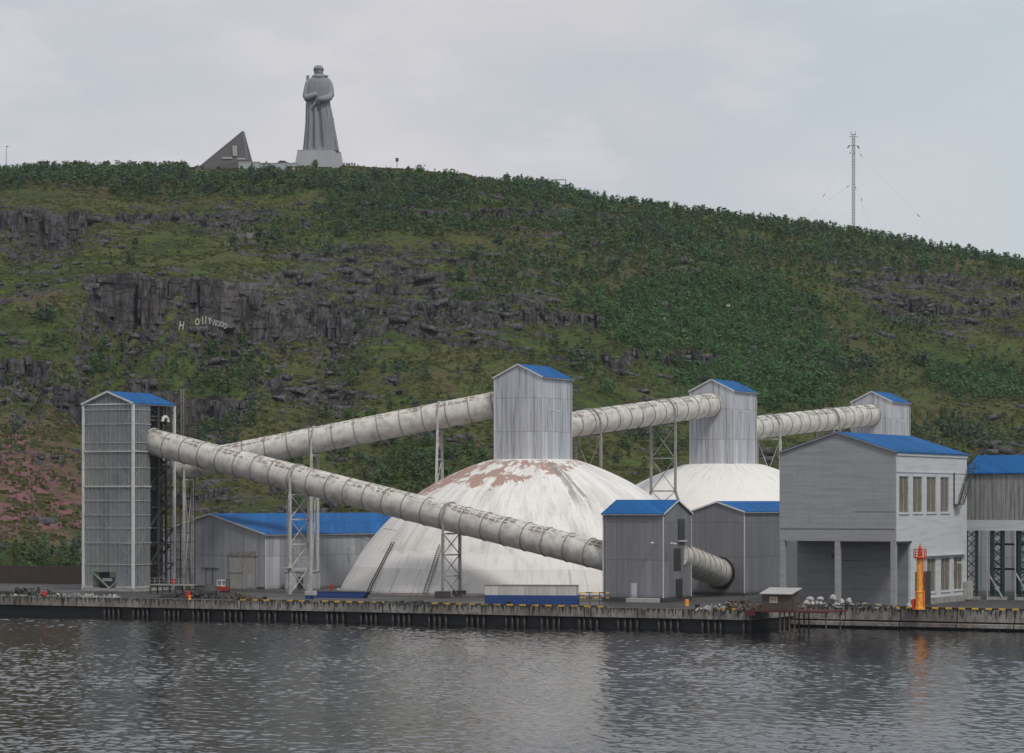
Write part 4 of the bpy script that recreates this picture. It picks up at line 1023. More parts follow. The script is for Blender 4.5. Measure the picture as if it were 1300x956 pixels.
# ------------------------------------------------------------------ brown retaining wall at far left
c = at(104, 560, ZG); root = thing('retaining_wall', 'dark brown board retaining wall at the foot of the hill on the far left', 'wall', c, -PHI)
m = MB(); m.box((-70,0,0),(0,.4,3.5)); m.build('board_face', M['brown_wall'], root)
m = MB()
for k in range(24): m.box((-k*3-.15,-.12,0),(-k*3+.15,-.01,3.3))
m.build('post_row', M['dark_steel'], root)

# ------------------------------------------------------------------ beacon
c = at(1168, 430.5, ZG); root = thing('harbour_beacon', 'slim orange and yellow light beacon standing on the quay in front of the pale building', 'beacon', c, -PHI)
root.scale = (.70,.70,1.0)
m = MB(); m.lathe([(1.25,0),(1.25,.25),(1.05,.3),(1.02,2.5),(1.12,2.6),(1.12,2.75),(.8,2.8),(.74,7.7),(.9,7.8),(.9,8.0),(.6,8.05)], 8); m.build('shaft', M['beacon_orange'], root)
m = MB(); m.lathe([(1.3,7.75),(1.45,7.8),(1.45,7.92),(1.2,7.97)], 12); m.build('gallery_deck', M['beacon_red'], root)
m = MB()
for i in range(12):
    th = math.pi*2*i/12; x, y = 1.4*math.cos(th), 1.4*math.sin(th); x2, y2 = 1.4*math.cos(th+math.pi/6), 1.4*math.sin(th+math.pi/6)
    m.bar((x,y,7.9),(x,y,9.1),.09)
    for z in (8.3, 8.7, 9.1): m.bar((x,y,z),(x2,y2,z),.09)
m.build('railing', M['beacon_red'], root)
m = MB(); m.lathe([(.5,7.95),(.5,8.6),(.36,8.65),(.36,9.2),(.44,9.25),(.2,9.6),(.06,9.9),(.05,10.2)], 12); m.build('lantern', M['beacon_red'], root, smooth=False)
m = MB()
for y in (-.95, .95): pass
for x in (.95, 1.35): m.bar((x,-.6,0),(x,-.6,7.8),.07)
for k in range(20): m.bar((.95,-.6,.3+k*.38),(1.35,-.6,.3+k*.38),.06)
m.build('ladder', M['beacon_red'], root)
m = MB(); m.box((-1.55,-.9,0),(-1.1,.2,1.6)); m.build('switch_box', M['beacon_red'], root, bevel=.04)

# ------------------------------------------------------------------ hut on its maroon platform
c = qline(-.4, s_of(948)); c.z = ZG-.9
root = thing('mooring_platform', 'maroon steel platform on piles carrying the wooden hut', 'platform', c, -PHI)
Lp = 13.2
m = MB(); m.box((0,0,.75),(Lp,.2,1.0)); m.box((0,0.2,.85),(Lp,SETB*.45,1.0)); m.box((0,.02,.2),(1.5,.2,.74)); m.build('deck', M['maroon'], root)
for x in (5.3, 6.0, 6.8, 7.6, 12.6): 
    for y in (.6, 6.5): m = MB(); m.bar((x,y,-4),(x,y,.84),.22, n=8); m.build('pile', M['rust_steel'], root)
m = MB()
for x in [i*1.1 for i in range(13)]: m.bar((x,.1,1.0),(x,.1,2.1),.06)
m.bar((0,.1,2.1),(Lp,.1,2.1),.07); m.bar((0,.1,1.55),(Lp,.1,1.55),.05); m.build('railing', M['rust_steel'], root)
hc = c + E1*2.3 + E2*.9; hc.z = ZG+.12
HUT = root = thing('wooden_hut', 'small board hut with a pale lean-to roof, standing on the maroon platform', 'hut', hc, -PHI)
hw, hd = 4.9, 3.6; HUT.scale = (.92,.92,.88)
m = MB(); m.add([(0,0,0),(hw,0,0),(hw,hd,0),(0,hd,0),(0,0,2.75),(hw,0,2.75),(hw,hd,3.5),(0,hd,3.5)], [(0,3,2,1),(4,5,6,7),(0,1,5,4),(1,2,6,5),(2,3,7,6),(3,0,4,7)])
m.build('wall', M['wood'], root)
m = MB()
for k in range(14): m.box((0,-.02,.2*k),(hw,-.001,.2*k+.17))
m.build('boarding', M['wood'], root)
m = MB(); m.add([(-.3,-.5,2.72),(hw+.5,-.5,2.72),(hw+.5,hd+.3,3.62),(-.3,hd+.3,3.62),(-.3,-.5,2.86),(hw+.5,-.5,2.86),(hw+.5,hd+.3,3.76),(-.3,hd+.3,3.76)], [(0,1,2,3),(4,5,6,7),(0,1,5,4),(1,2,6,5),(2,3,7,6),(3,0,4,7)])
m.build('roof', M['block'], root)
m = MB(); m.box((1.35,-.08,1.3),(2.65,-.03,2.3)); f = m.build('window', M['white_paint'], root)
m = MB(); m.box((1.45,-.10,1.4),(1.97,-.081,2.2)); m.box((2.03,-.10,1.4),(2.55,-.081,2.2)); m.build('pane', M['tan_sack'], f)
m = MB(); m.box((hw+.02,.5,.1),(hw+.06,1.4,2.2)); m.build('door', M['dark_steel'], root)

# ------------------------------------------------------------------ statue, slab monument and hilltop things
def statue():
    b = ridge_at(405); D = b.y-10; k = D/F; x0 = (405.5-650)*k; z0 = zat(210.5, D)
    root = thing('soldier_statue', 'colossal grey concrete soldier in a long greatcoat, standing on the hilltop', 'statue', (x0, D, z0), 0)
    P = lambda px, py: ((px-405.5)*k, (210.5-py)*k)
    m = MB()
    # plinth: battered block, corner turned a little towards us
    def taper(m, w0, d0, z0_, w1, d1, z1_, cx=0, cy=0):
        m.add([(cx-w0,cy-d0,z0_),(cx+w0,cy-d0,z0_),(cx+w0,cy+d0,z0_),(cx-w0,cy+d0,z0_),(cx-w1,cy-d1,z1_),(cx+w1,cy-d1,z1_),(cx+w1,cy+d1,z1_),(cx-w1,cy+d1,z1_)],
              [(0,3,2,1),(4,5,6,7),(0,1,5,4),(1,2,6,5),(2,3,7,6),(3,0,4,7)])
    zt = P(0,192)[1]
    taper(m, 8.9, 7.4, -4, 7.4, 6.2, zt*.97); taper(m, 7.5, 6.3, zt*.97, 7.5, 6.3, zt)
    pl = m.build('plinth', M['granite_light'], root, bevel=.12); pl.rotation_euler = (0,0,R(-14))
    # figure: cross-sections from hem to collar (py, left px, right px, depth m, fold depth)
    rows = [(192.5,384.5,430.5,5.6,.50),(188,385,430,5.5,.9),(178,386,428.3,5.2,.85),(165,387.2,425.8,4.9,.8),(152,388.2,423.6,4.6,.7),(142,388.6,421.6,4.3,.5),(133,388.8,419.5,4.05,.18),
            (127,388.5,419.0,3.9,.06),(120,388.0,420.2,4.0,.05),(112,388.6,420.6,4.1,.05),(105,390.6,419.6,3.9,.03),(101,393.2,417.2,3.6,.02),(98.4,396,414.2,3.0,.0),(96.8,398.2,411.8,2.4,0),(95.2,398.8,411,2.1,0)]
    n = 96; vs = []; fs = []
    dense = []
    for i in range(len(rows)-1):
        for q in range(4): dense.append([rows[i][j]+(rows[i+1][j]-rows[i][j])*q/4 for j in range(5)])
    dense.append(list(rows[-1]))
    for (py, l, r, dp, fo) in dense:
        cx = ((l+r)/2-405.5)*k; w = (r-l)/2*k; z = (210.5-py)*k
        for i in range(n):
            th = 2*math.pi*i/n; ct, st = math.cos(th), math.sin(th); e = .72
            x = math.copysign(abs(ct)**e, ct); y = math.copysign(abs(st)**e, st)
            f = 1 + .0; fr = max(0, -st)**.7
            # folds: long vertical pleats at the front, deep centre opening
            fold = fo*(.45*math.cos(th*15+.4)+.35*math.cos(th*26))*(.3+fr)
            gap = -1.2*fo*math.exp(-((ct-.02)/.05)**2)*fr*2 - .8*fo*math.exp(-((ct+.32)/.05)**2)*fr*2
            rad = fold+gap
            vs.append((cx+x*(w+ (rad*.12)), y*dp+ (rad if st < 0 else rad*.3)*(-1 if st < 0 else 1), z))
    for j in range(len(dense)-1):
        for i in range(n): fs.append((j*n+i, j*n+(i+1) % n, (j+1)*n+(i+1) % n, (j+1)*n+i))
    fs.append(tuple(range(n))[::-1]); fs.append(tuple(range((len(dense)-1)*n, len(dense)*n)))
    m = MB(); m.add(vs, fs)
    # neck + head
    hx = (404.6-405.5)*k; hz = P(0,91)[1]
    for vi, v_ in enumerate(m.v): pass
    body = m.build('figure', M['granite'], root, smooth=True)
    m = MB()
    m.lathe([(1.15,-2.6),(1.1,-1.5),(1.0,-1.0)], 20, (hx,-.3,hz))
    m.lathe([(.55,-1.95),(.95,-1.75),(1.28,-1.1),(1.42,-.3),(1.42,.8),(1.2,1.2)], 24, (hx+.15,-.95,hz))
    m.bar((hx+.15,-2.2,hz+.35),(hx+.15,-2.75,hz-.35),.36); m.bar((hx-.35,-2.15,hz-.85),(hx+.65,-2.15,hz-.85),.2); m.bar((hx-.2,-2.1,hz-1.45),(hx+.5,-2.1,hz-1.45),.5)
    for s_ in (-1, 1): m.bar((hx+.15+s_*.62-.25,-2.2,hz+.45),(hx+.15+s_*.62+.25,-2.2,hz+.42),.26)
    m.build('head', M['granite'], body, smooth=True)
    m = MB(); m.lathe([(1.45,-1.15),(1.8,-.6),(2.0,.1),(2.1,.8),(2.02,1.4),(1.75,1.95),(1.25,2.4),(.6,2.66),(.05,2.72)], 28, (hx-.1,.35,hz))
    pv = None
    for i in range(17):
        th = math.pi*(1.0+i/16); p = Vector((hx+.05+1.95*math.cos(th), -.2+2.25*math.sin(th), hz+.85))
        if pv is not None: m.bar(pv, p, .6, .3)
        pv = p
    m.lathe([(1.9,.8),(1.85,1.5),(1.5,2.1),(.9,2.5),(.05,2.65)], 24, (hx+.05,-.35,hz)); m.build('helmet', M['granite'], body, smooth=True)
    m = MB(); zc = P(0,98.6)[1]; m.lathe([(3.3,-.3),(3.1,.4),(2.5,1.0),(2.0,1.35),(1.3,1.3)], 28, (hx+.2,-.4,zc)); m.bar((hx+1.0,-2.4,zc+.6),(hx+3.9,-1.6,zc+.25),1.3,.7); m.bar((hx-1.2,-2.4,zc+.5),(hx+1.2,-2.9,zc+.2),1.1,.6); m.build('collar', M['granite'], body, smooth=True)
    # arms folded across the waist
    def limb(name, pts, rad):
        m = MB(); n = 16; rings = []
        vs = []; fs = []
        for i, p in enumerate(pts):
            p = Vector(p); d = (Vector(pts[min(i+1, len(pts)-1)])-Vector(pts[max(i-1, 0)])).normalized(); a = d.cross(Vector((0,1,0.1))).normalized(); b_ = a.cross(d)
            for q in range(n): th = 2*math.pi*q/n; vs.append(p+a*math.cos(th)*rad[i]+b_*math.sin(th)*rad[i])
        for j in range(len(pts)-1):
            for i in range(n): fs.append((j*n+i, j*n+(i+1) % n, (j+1)*n+(i+1) % n, (j+1)*n+i))
        fs += [tuple(range(n))[::-1], tuple(range((len(pts)-1)*n, len(pts)*n))]
        m.add(vs, fs); return m.build(name, M['granite'], body, smooth=True)
    q = lambda px, py, y: ((px-405.5)*k, y, (210.5-py)*k)
    limb('arm', [q(394.6,101.5,-.3), q(391.8,107,-.8), q(389.8,117,-1.2), q(388.8,123,-1.8), q(390.4,125.8,-3.6), q(395,125.0,-4.9), q(400.6,122.2,-5.3), q(403.2,120.6,-5.2)], [1.2,1.45,1.45,1.4,1.5,1.35,1.1,.75])
    limb('arm', [q(415.0,101.5,-.3), q(417.6,107,-.8), q(419.6,116,-1.2), q(420.2,121.5,-1.8), q(418.8,124.8,-3.6), q(413.4,127.6,-5.0), q(407.6,128.6,-5.5), q(404.4,128.2,-5.5)], [1.2,1.5,1.5,1.45,1.55,1.5,1.25,.85])
    m = MB()
    for i in range(4): m.bar(q(403.5,120.2+i*1.1,-5.6), q(405.6,120.6+i*1.1,-5.2), .34)
    for i in range(4): m.bar(q(404.3,127+i*1.1,-6.0), q(402.4,127.5+i*1.1,-5.6), .34)
    m.build('fingers', M['granite'], body)
    body.data.transform(Matrix.Identity(4))
    # coat skirt flap, pocket flap, rifle on the shoulder
    m = MB(); taper(m, 2.1, .5, P(0,192)[1], 1.5, .3, P(0,152)[1], q(420,0,0)[0], -4.6)
    m.build('coat_flap', M['granite'], body, bevel=.1)
    m = MB(); m.bar(q(403.8,131,-5.2), q(397.6,137,-4.6), .8, .6); m.bar(q(409,131,-5.1), q(417,129,-3.9), .6, .5); m.bar(q(403,130,-4.9), q(406,134,-4.9), .9, .9); m.build('belt_end', M['granite'], body)
    m = MB(); m.bar(q(390.2,94.8,2.2), q(390.2,110,2.6), 1.25, 1.0); m.bar(q(390.2,110,2.6), q(388.9,150,3.0), 1.1, 1.6); m.build('rifle', M['granite'], body)
    return x0, D, z0
sx, sD, sz = statue()

def hilltop():
    k = sD/F
    # triangular slab monument
    D = sD+6; k = D/F; c = Vector(((284-650)*k, D, zat(210, D)))
    root = thing('slab_monument', 'dark triangular slab monument with a pale slot, left of the soldier statue', 'monument', c, 0)
    P = lambda px, py: ((px-284)*k, (210-py)*k)
    A, B, Cc = P(247,210.5), P(308.2,166.5), P(315,204)
    m = MB(); m.add([(A[0],0,A[1]-2),(Cc[0],-2,Cc[1]-3),(Cc[0],-2,Cc[1]),(B[0],0,B[1]),(A[0],1.2,A[1]-2),(Cc[0]+1.6,1.6,Cc[1]-3),(Cc[0]+1.6,1.6,Cc[1]),(B[0]+.5,1.2,B[1])],
                    [(0,1,2,3),(4,7,6,5),(0,3,7,4),(3,2,6,7),(2,1,5,6),(0,4,5,1)])
    m.build('slab', M['slab_dark'], root)
    m = MB()
    def onslab(px, py, y): p = P(px, py); t = (p[0]-A[0])/(Cc[0]-A[0]); return (p[0], -2*t-y, p[1])
    for (a, b, cc, d) in ((296,301.8,185.5,198.5),(282.5,295.5,199.8,202.2),(301.5,313,201.2,203.2)):
        p0 = onslab(a, d, .12); p1 = onslab(b, d, .12); p2 = onslab(b-.6, cc, .12); p3 = onslab(a-.6, cc, .12)
        vs = [p0, p1, p2, p3]+[(x, y+.3, z) for x, y, z in (p0, p1, p2, p3)]
        m.add(vs, [(0,1,2,3),(4,7,6,5),(0,4,5,1),(1,5,6,2),(2,6,7,3),(3,7,4,0)])
    m.build('pale_slot', M['block'], root)
    m = MB(); m.bar((A[0],.5,A[1]-1.9),(B[0],.5,B[1]+.1),1.3,.22); m.bar((B[0],-.1,B[1]+.1),(Cc[0],-2.1,Cc[1]),.3,.22); m.build('edge_coping', M['granite'], root)
    # terrace walls
    for (p0, p1, pt, pb, nm) in ((303,330,206,213,'pale terrace wall below the slab monument'),(330,378,207.5,213,'long low terrace wall between the slab monument and the statue')):
        D = sD-26; k = D/F; c = Vector(((p0+p1)/2*k-650*k, D, zat(pb+4, D)))
        r = thing('terrace_wall', nm, 'wall', c, 0); w = (p1-p0)/2*k; h = (pb+4-pt)*k
        m = MB(); m.box((-w,0,0),(w,.6,h)); m.build('wall', M['granite_light'], r); m = MB(); m.box((-w-.1,-.15,h),(w+.1,.75,h+.25)); m.build('coping', M['block'], r)
    # parked dark car
    D = sD-8; k = D/F; c = Vector(((359-650)*k, D, zat(209.0, D)))
    r = thing('parked_car', 'small dark car parked on the hilltop terrace left of the statue', 'car', c, R(8))
    m = MB(); m.prism([(-2.2,.35),(2.2,.35),(2.25,.9),(1.5,1.05),(.8,1.55),(-1.2,1.6),(-1.9,1.05),(-2.2,.95)], -.85, .85); m.build('body', M['dark_steel'], r, bevel=.08)
    m = MB(); m.prism([(.75,1.45),(1.35,1.1),(-1.75,1.1),(-1.2,1.5)], -.87, .87); m.build('window', M['pane_dark'], r)
    for x in (-1.4, 1.4):
        for y in (-.8, .65):
            m = MB(); m.add([(x+.34*math.cos(a*math.pi/6), y+dy, .34+.34*math.sin(a*math.pi/6)) for dy in (0,.2) for a in range(12)], [tuple(range(12)), tuple(range(12,24))[::-1]]+[(a, a+12, (a+1)%12+12, (a+1)%12) for a in range(12)]); m.build('wheel', M['black'], r)
    # floodlight rack right of the statue
    D = sD+2; k = D/F; c = Vector(((443.5-650)*k, D, zat(213, D)))
    r = thing('floodlight_rack', 'low rack of floodlights right of the statue plinth', 'floodlights', c, 0)
    m = MB(); m.bar((0,0,-1),(0,0,1.4),.3); m.bar((-2.4,0,1.0),(2.4,0,1.0),.15); m.bar((-2.4,0,1.9),(2.4,0,1.9),.15)
    m.build('rack', M['dark_steel'], r)
    for i in range(5):
        m = MB(); x = -2.2+i*1.1; m.box((x-.32,-.3,1.05),(x+.32,.2,1.75)); m.build('floodlight', M['dark_steel'], r, bevel=.03)
    # round sign on a post
    D = sD; k = D/F; gz = float(terr((504-650)*k, D)); c = Vector(((504-650)*k, D, min(gz, zat(215, D))))
    r = thing('post_sign', 'dark boxy lamp head on a thin post on the bare hilltop right of the statue', 'post', c, 0); H = zat(200, D)-c.z
    m = MB(); m.bar((0,0,-1),(0,0,H-1),.2); m.build('post', M['dark_steel'], r)
    m = MB(); m.add([(-.5,-.3,H-1.8),(.55,-.3,H-1.6),(.75,-.3,H-.3),(-.6,-.3,H-.1),(-.5,.3,H-1.8),(.55,.3,H-1.6),(.75,.3,H-.3),(-.6,.3,H-.1)], [(0,1,2,3),(4,7,6,5),(0,4,5,1),(1,5,6,2),(2,6,7,3),(3,7,4,0)]); m.build('lamp_head', M['dark_steel'], r, bevel=.05)
    # low bench-like wall, timber frame, left lamp
    c = Vector(((520-650)*k, D, zat(216, D)))
    r = thing('low_bench', 'low dark bench on the bare hilltop', 'bench', c, 0)
    m = MB(); m.box((-1.8,-.3,.5),(1.8,.3,.75)); m.build('seat', M['dark_steel'], r)
    for s in (-1.4, 1.4): m = MB(); m.box((s-.2,-.25,-.5),(s+.2,.25,.5)); m.build('leg', M['dark_steel'], r)
    b = ridge_at(709); k = b.y/F; c = Vector(((709-650)*k, b.y-2, float(terr((709-650)*k, b.y-2))-.3)); ht = zat(229, b.y)-c.z
    r = thing('lookout_frame', 'thin timber frame on the skyline above the scrub, right of the hilltop', 'frame', c, 0)
    m = MB(); m.bar((-3.2,0,ht),(3.2,0,ht),.3)
    for s in (-3.1, 3.1): m.bar((s,0,0),(s,0,ht),.3)
    m.build('frame', M['wood'], r)
    b = ridge_at(8); k = b.y/F; c = Vector(((8-650)*k, b.y, float(terr((8-650)*k, b.y))-.5)); H = zat(186, b.y)-c.z
    r = thing('street_lamp', 'lone thin lamp post on the skyline at the far left', 'lamp post', c, 0)
    m = MB(); m.bar((0,0,0),(0,0,H),.28, n=8, w2=.16); m.build('pole', M['dark_steel'], r)
    m = MB(); m.box((-.2,-.3,H-.1),(.9,.3,H+.12)); m.build('lamp_head', M['dark_steel'], r)
hilltop()
def mast():
    b = ridge_at(1083); D = b.y+25; k = D/F; zb = float(terr((1083-650)*k, D))-1
    root = thing('guyed_mast', 'slender lattice radio mast held by guy wires on the skyline at the right', 'mast', ((1083.5-650)*k, D, zb), R(20))
    H = zat(170, D)-zb; w = .50; m = MB(); m2 = MB()
    for x, y in ((-w,-w),(w,-w),(w,w),(-w,w)): m.bar((x,y,0),(x,y,H),.09)
    m.build('mast_leg', M['dark_steel'], root)
    z = .5; s = 1
    cs = [(-w,-w),(w,-w),(w,w),(-w,w)]
    while z < H-1.3:
        for i in range(4):
            a, c = cs[i], cs[(i+1) % 4]; m2.bar((*a,z),(*c,z),.07); m2.bar((*(a if s > 0 else c),z),(*(c if s > 0 else a),z+1.25),.055)
        z += 1.25; s = -s
    m2.build('lattice', M['dark_steel'], root)
    m = MB()
    for z, l in ((H-1.2,2.3),(H-.3,1.3),(H-5.2,2.2)):
        m.bar((-l,0,z),(l,0,z),.16)
    for x in (-1.2, 0.9): m.bar((x,0,H-.5),(x,0,H+1.2),.14)
    for s in (-1, 1): m.bar((s*2.0,0,H-5.2),(s*2.9,0,H-6.4),.4)
    m.build('antenna', M['dark_steel'], root)
    m = MB(); m3 = MB()
    for (dx, dy, top) in ((-34,-22,H-6),(46,-10,H-6),(-14,-40,H-6),(-25,30,H*.55),(30,30,H*.55)):
        a = Vector((0,0,top)); e = Vector((dx,dy,0)); X, Y = root.location.x+dx, root.location.y+dy
        e = Vector((dx, dy, float(terr(X, Y))-zb)); m.bar(a, e, .03)
        for f in (.06, .62): p = a.lerp(e, f); q = a.lerp(e, f+.025); m3.bar(p, q, .30, n=6)
    m.build('guy_wire', M['grey_steel'], root); m3.build('insulator', M['dark_steel'], root)
mast()

# ------------------------------------------------------------------ white letters at the cliff foot
def letters():
    items = [('H',230,418,10.5,'-'),('O',250.5,412.5,8.5,'0'),('l',257.5,411.5,9.5,0),('l',261,411,10,0),('Y',266.5,411.5,9,0),('W',272,413.5,8,0),('O',277,414,7,0),('O',281.5,415,7,0),('D',286,417,7,0)]
    words = ['first and largest white letter H, standing alone at the foot of the dark cliff', 'white letter O after the gap in the row at the cliff foot',
             'first thin white stroke letter of the close group of letters at the cliff foot', 'second thin white stroke letter of the close group of letters at the cliff foot',
             'white letter Y between the thin strokes and the W at the cliff foot', 'white letter W in the row at the cliff foot', 'white letter O directly after the W at the cliff foot',
             'last white letter O, just before the D at the cliff foot', 'white letter D ending the row at the cliff foot']
    for (ch, px, py, h, _), lb in zip(items, words):
        cu = bpy.data.curves.new('letter', 'FONT'); cu.body = ch; cu.align_x = 'CENTER'; cu.extrude = .08; cu.offset = .02
        tmp = bpy.data.objects.new('tmp', cu); C.objects.link(tmp); dg = bpy.context.evaluated_depsgraph_get(); me = bpy.data.meshes.new_from_object(tmp.evaluated_get(dg))
        C.objects.unlink(tmp); bpy.data.objects.remove(tmp)
        p = onhill(px, py+1); q = onhill(px, py-6); D = min(p.y, q.y)-5.2
        o = bpy.data.objects.new('letter', me); C.objects.link(o); me.materials.clear(); me.materials.append(M['block'])
        s = h/F*D/.70; o.scale = (s*.62, s, 1); o.rotation_euler = (R(84), R(random.uniform(-6, 8)), R(random.uniform(-12, 12)))
        o.location = ((px-650)/F*D, D, zat(py, D)); tag(o, lb, 'letter', 'white letters at the cliff foot')
letters()

# ------------------------------------------------------------------ quay clutter
def rock_mesh(seed, n=2, flat=.7):
    bm = bmesh.new(); bmesh.ops.create_icosphere(bm, subdivisions=n, radius=1); r = random.Random(seed); pl = [(Vector((r.gauss(0,1), r.gauss(0,1), r.gauss(0,1))).normalized(), r.uniform(.45,.85)) for _ in range(9)]
    for v in bm.verts:
        for nrm, d in pl:
            k = v.co.dot(nrm)
            if k > d: v.co -= nrm*(k-d)*.95
        v.co.z *= flat; v.co *= 1+.05*r.uniform(-1, 1)
    me = bpy.data.meshes.new('stone'); bm.to_mesh(me); bm.free(); return me
def inst(me, name, loc, scl, rot, mat=None, **kw):
    o = bpy.data.objects.new(name, me); C.objects.link(o); o.location = loc; o.scale = scl; o.rotation_euler = rot; return tag(o, **kw)
sackm = []
for i in range(4):
    me = rock_mesh(100+i, 3, .75); me.materials.append(M['sack'] if i < 3 else M['tan_sack']); me.polygons.foreach_set('use_smooth', [True]*len(me.polygons)); sackm.append(me)
k = 0
for px in [1019,1025,1030,1036,1042,1047,1053,1058,1064,1070,1076,1082,1086,1094,1105,1110,1022,1033,1051,1061,1073,1147]:
    row = 1 if k >= 16 and px < 1100 else 0
    p = qline(SETB+1.6+random.uniform(0,1.2), s_of2(px)); i = 3 if px in (1094,1105,1110) else random.choice((0,1,2)); s = random.uniform(.38,.8)
    inst(sackm[i], 'bulk_bag', (p.x, p.y, ZG+s*.62+row*random.uniform(.6,.9)), (s, s*.8, s), (0,0,random.uniform(0,3)), label='lumpy tan bulk bag at the right end of the pile' if i == 3 else 'dirty white bulk bag heaped along the set-back quay under the pale building', cat='bag', group='tan bulk bags' if i == 3 else 'white bulk bags on the set-back quay')
    k += 1
# small rubble heaps (nobody could count)
def heap(name, label, centre, L, W, n, size, mat, rz=-PHI, hgt=.8):
    m = MB(); r = random.Random(hash(label) % 1000 if False else len(label))
    for _ in range(n):
        x = r.uniform(-L/2, L/2); y = r.gauss(0, W/3); z = r.uniform(0, 1)*hgt*max(0, 1-abs(y)/W)*max(.2, 1-(abs(x)/(L/2))**2); s = size*r.uniform(.4, 1.3)
        a = Vector((x, y, z)); d = Vector((r.gauss(0,1), r.gauss(0,1), r.gauss(0,.5))).normalized()*s
        m.bar(a-d, a+d, s*r.uniform(.3, 1.1), s*r.uniform(.15, .8))
    o = m.build(name, M[mat], None); o.location = centre; o.rotation_euler = (0,0,rz); return tag(o, label, name.replace('_', ' '), None, 'stuff')
c = qline(4, s_of(60)); heap('scrap_pile', 'low pile of pale planks and scrap on the quay at the far left', (c.x, c.y, ZG), 24, 3, 90, .55, 'concrete', hgt=.3)
c = qline(5, s_of(15)); heap('scrap_pile', 'dark scrap on the quay at the far left corner', (c.x, c.y, ZG), 14, 3, 120, .6, 'dark_steel', hgt=1.3)
c = qline(3, s_of(930)); heap('rubble_pile', 'dark rubble and tangled scrap at the quay corner beside the hut', (c.x, c.y, ZG), 8, 4, 260, .45, 'rust_steel', hgt=1.6)
c = qline(2.5, s_of(915)); heap('rubble_pile', 'pale broken stones mixed in at the quay corner', (c.x, c.y, ZG), 8, 3, 90, .35, 'block', hgt=1.2)
c = qline(SETB+1.2, s_of2(1075)); heap('scrap_pile', 'dark scrap strewn along the edge of the set-back quay', (c.x, c.y, ZG), 26, 2, 240, .35, 'dark_steel', hgt=.6)
c = qline(SETB+1.0, s_of2(1060)); heap('scrap_pile', 'pale scraps strewn in front of the bags', (c.x, c.y, ZG), 22, 2, 110, .3, 'concrete', hgt=.5)
c = qline(1.5, s_of(520)); heap('scrap_pile', 'dark tarpaulin scraps along the quay edge in front of the dome', (c.x, c.y, ZG), 12, 2, 120, .4, 'dark_steel', hgt=.4)
c = qline(9, s_of(225)); heap('scrap_pile', 'dark clutter at the foot of the glazed tower', (c.x, c.y, ZG), 18, 5, 260, .5, 'dark_steel', hgt=1.3)
c = qline(8, s_of(265)); heap('scrap_pile', 'brownish clutter beside the shed wall', (c.x, c.y, ZG), 9, 3, 90, .5, 'rust_steel', hgt=1.0)
for (px, off, lab) in ((42, 3, 'red plastic drum lying among pale planks at the far left'), (213, 6, 'red drum beside the platform under the glazed tower')):
    c = qline(off, s_of(px)); m = MB(); m.lathe([(.42,0),(.45,.05),(.45,.5),(.48,.52),(.45,.55),(.45,1.15),(.4,1.2)], 14); o = m.build('drum', M['red_paint'], None); o.location = (c.x, c.y, ZG+.5 if px == 42 else ZG+.02); tag(o, lab, 'drum')
    if px == 42: o.rotation_euler = (R(90),0,.3)
# service platform with rails beside the tower
c = at(190, 500, ZG); r = thing('service_platform', 'low steel platform with railings at the foot of the glazed tower', 'platform', c, -PHI)
m = MB(); m.box((0,0,1.6),(8.2,2.4,1.8)); m.build('deck', M['grey_steel'], r)
m = MB()
for x in (.1, 2.7, 5.4, 8.1): 
    for y in (.1, 2.3): m.box((x-.1,y-.1,0),(x+.1,y+.1,1.6))
m.build('leg', M['dark_steel'], r)
m = MB()
for x in [i*1.02 for i in range(9)]: m.bar((x,.05,1.8),(x,.05,2.9),.07)
for z in (2.35, 2.9): m.bar((0,.05,z),(8.2,.05,z),.07)
m.build('railing', M['grey_steel'], r)
m = MB(); m.lathe([(.4,0),(.4,.95),(.36,1.0)], 12); o = m.build('drum', M['red_paint'], None); o.location = Vector(c)+E1*4.2+E2*1.3+Vector((0,0,1.8)); tag(o, 'red drum standing on the low steel platform', 'drum')
# small forklift by the shed door
c = at(283, 505, ZG); r = thing('forklift', 'small red and white loader parked left of the shed doors', 'forklift', c, R(-35))
m = MB(); m.box((-1,-.6,.35),(1,.6,1.25)); m.build('body', M['red_paint'], r, bevel=.12)
m = MB(); m.box((-.9,-.62,1.3),(.3,.62,1.45)); 
for x in (-.85, .25):
    for y in (-.55, .55): m.bar((x,y,1.2),(x,y,2.3),.08)
m.box((-.95,-.65,2.3),(.35,.65,2.4)); m.build('cab_frame', M['white_paint'], r)
m = MB(); m.bar((1.15,-.4,.1),(1.15,-.4,2.6),.12); m.bar((1.15,.4,.1),(1.15,.4,2.6),.12); m.bar((1.15,-.4,2.5),(1.15,.4,2.5),.1); m.bar((1.2,-.3,.15),(2.1,-.3,.15),.1); m.bar((1.2,.3,.15),(2.1,.3,.15),.1); m.build('mast', M['dark_steel'], r)
for x in (-.65, .7):
    for y in (-.62, .42):
        m = MB(); m.add([(x+.33*math.cos(a*math.pi/6), y+dy, .33+.33*math.sin(a*math.pi/6)) for dy in (0,.2) for a in range(12)], [tuple(range(12)), tuple(range(12,24))[::-1]]+[(a, a+12, (a+1)%12+12, (a+1)%12) for a in range(12)]); m.build('wheel', M['black'], r)
m = MB(); c = at(266, 508, ZG); m.lathe([(1.9,0),(1.7,.5),(1.1,1.1),(.5,1.5),(.1,1.65)], 9); o = m.build('covered_load', M['dark_steel'], None, smooth=True); o.location = c; o.scale = (1,.6,1); tag(o, 'dark tarpaulin covered heap left of the small loader', 'covered load')
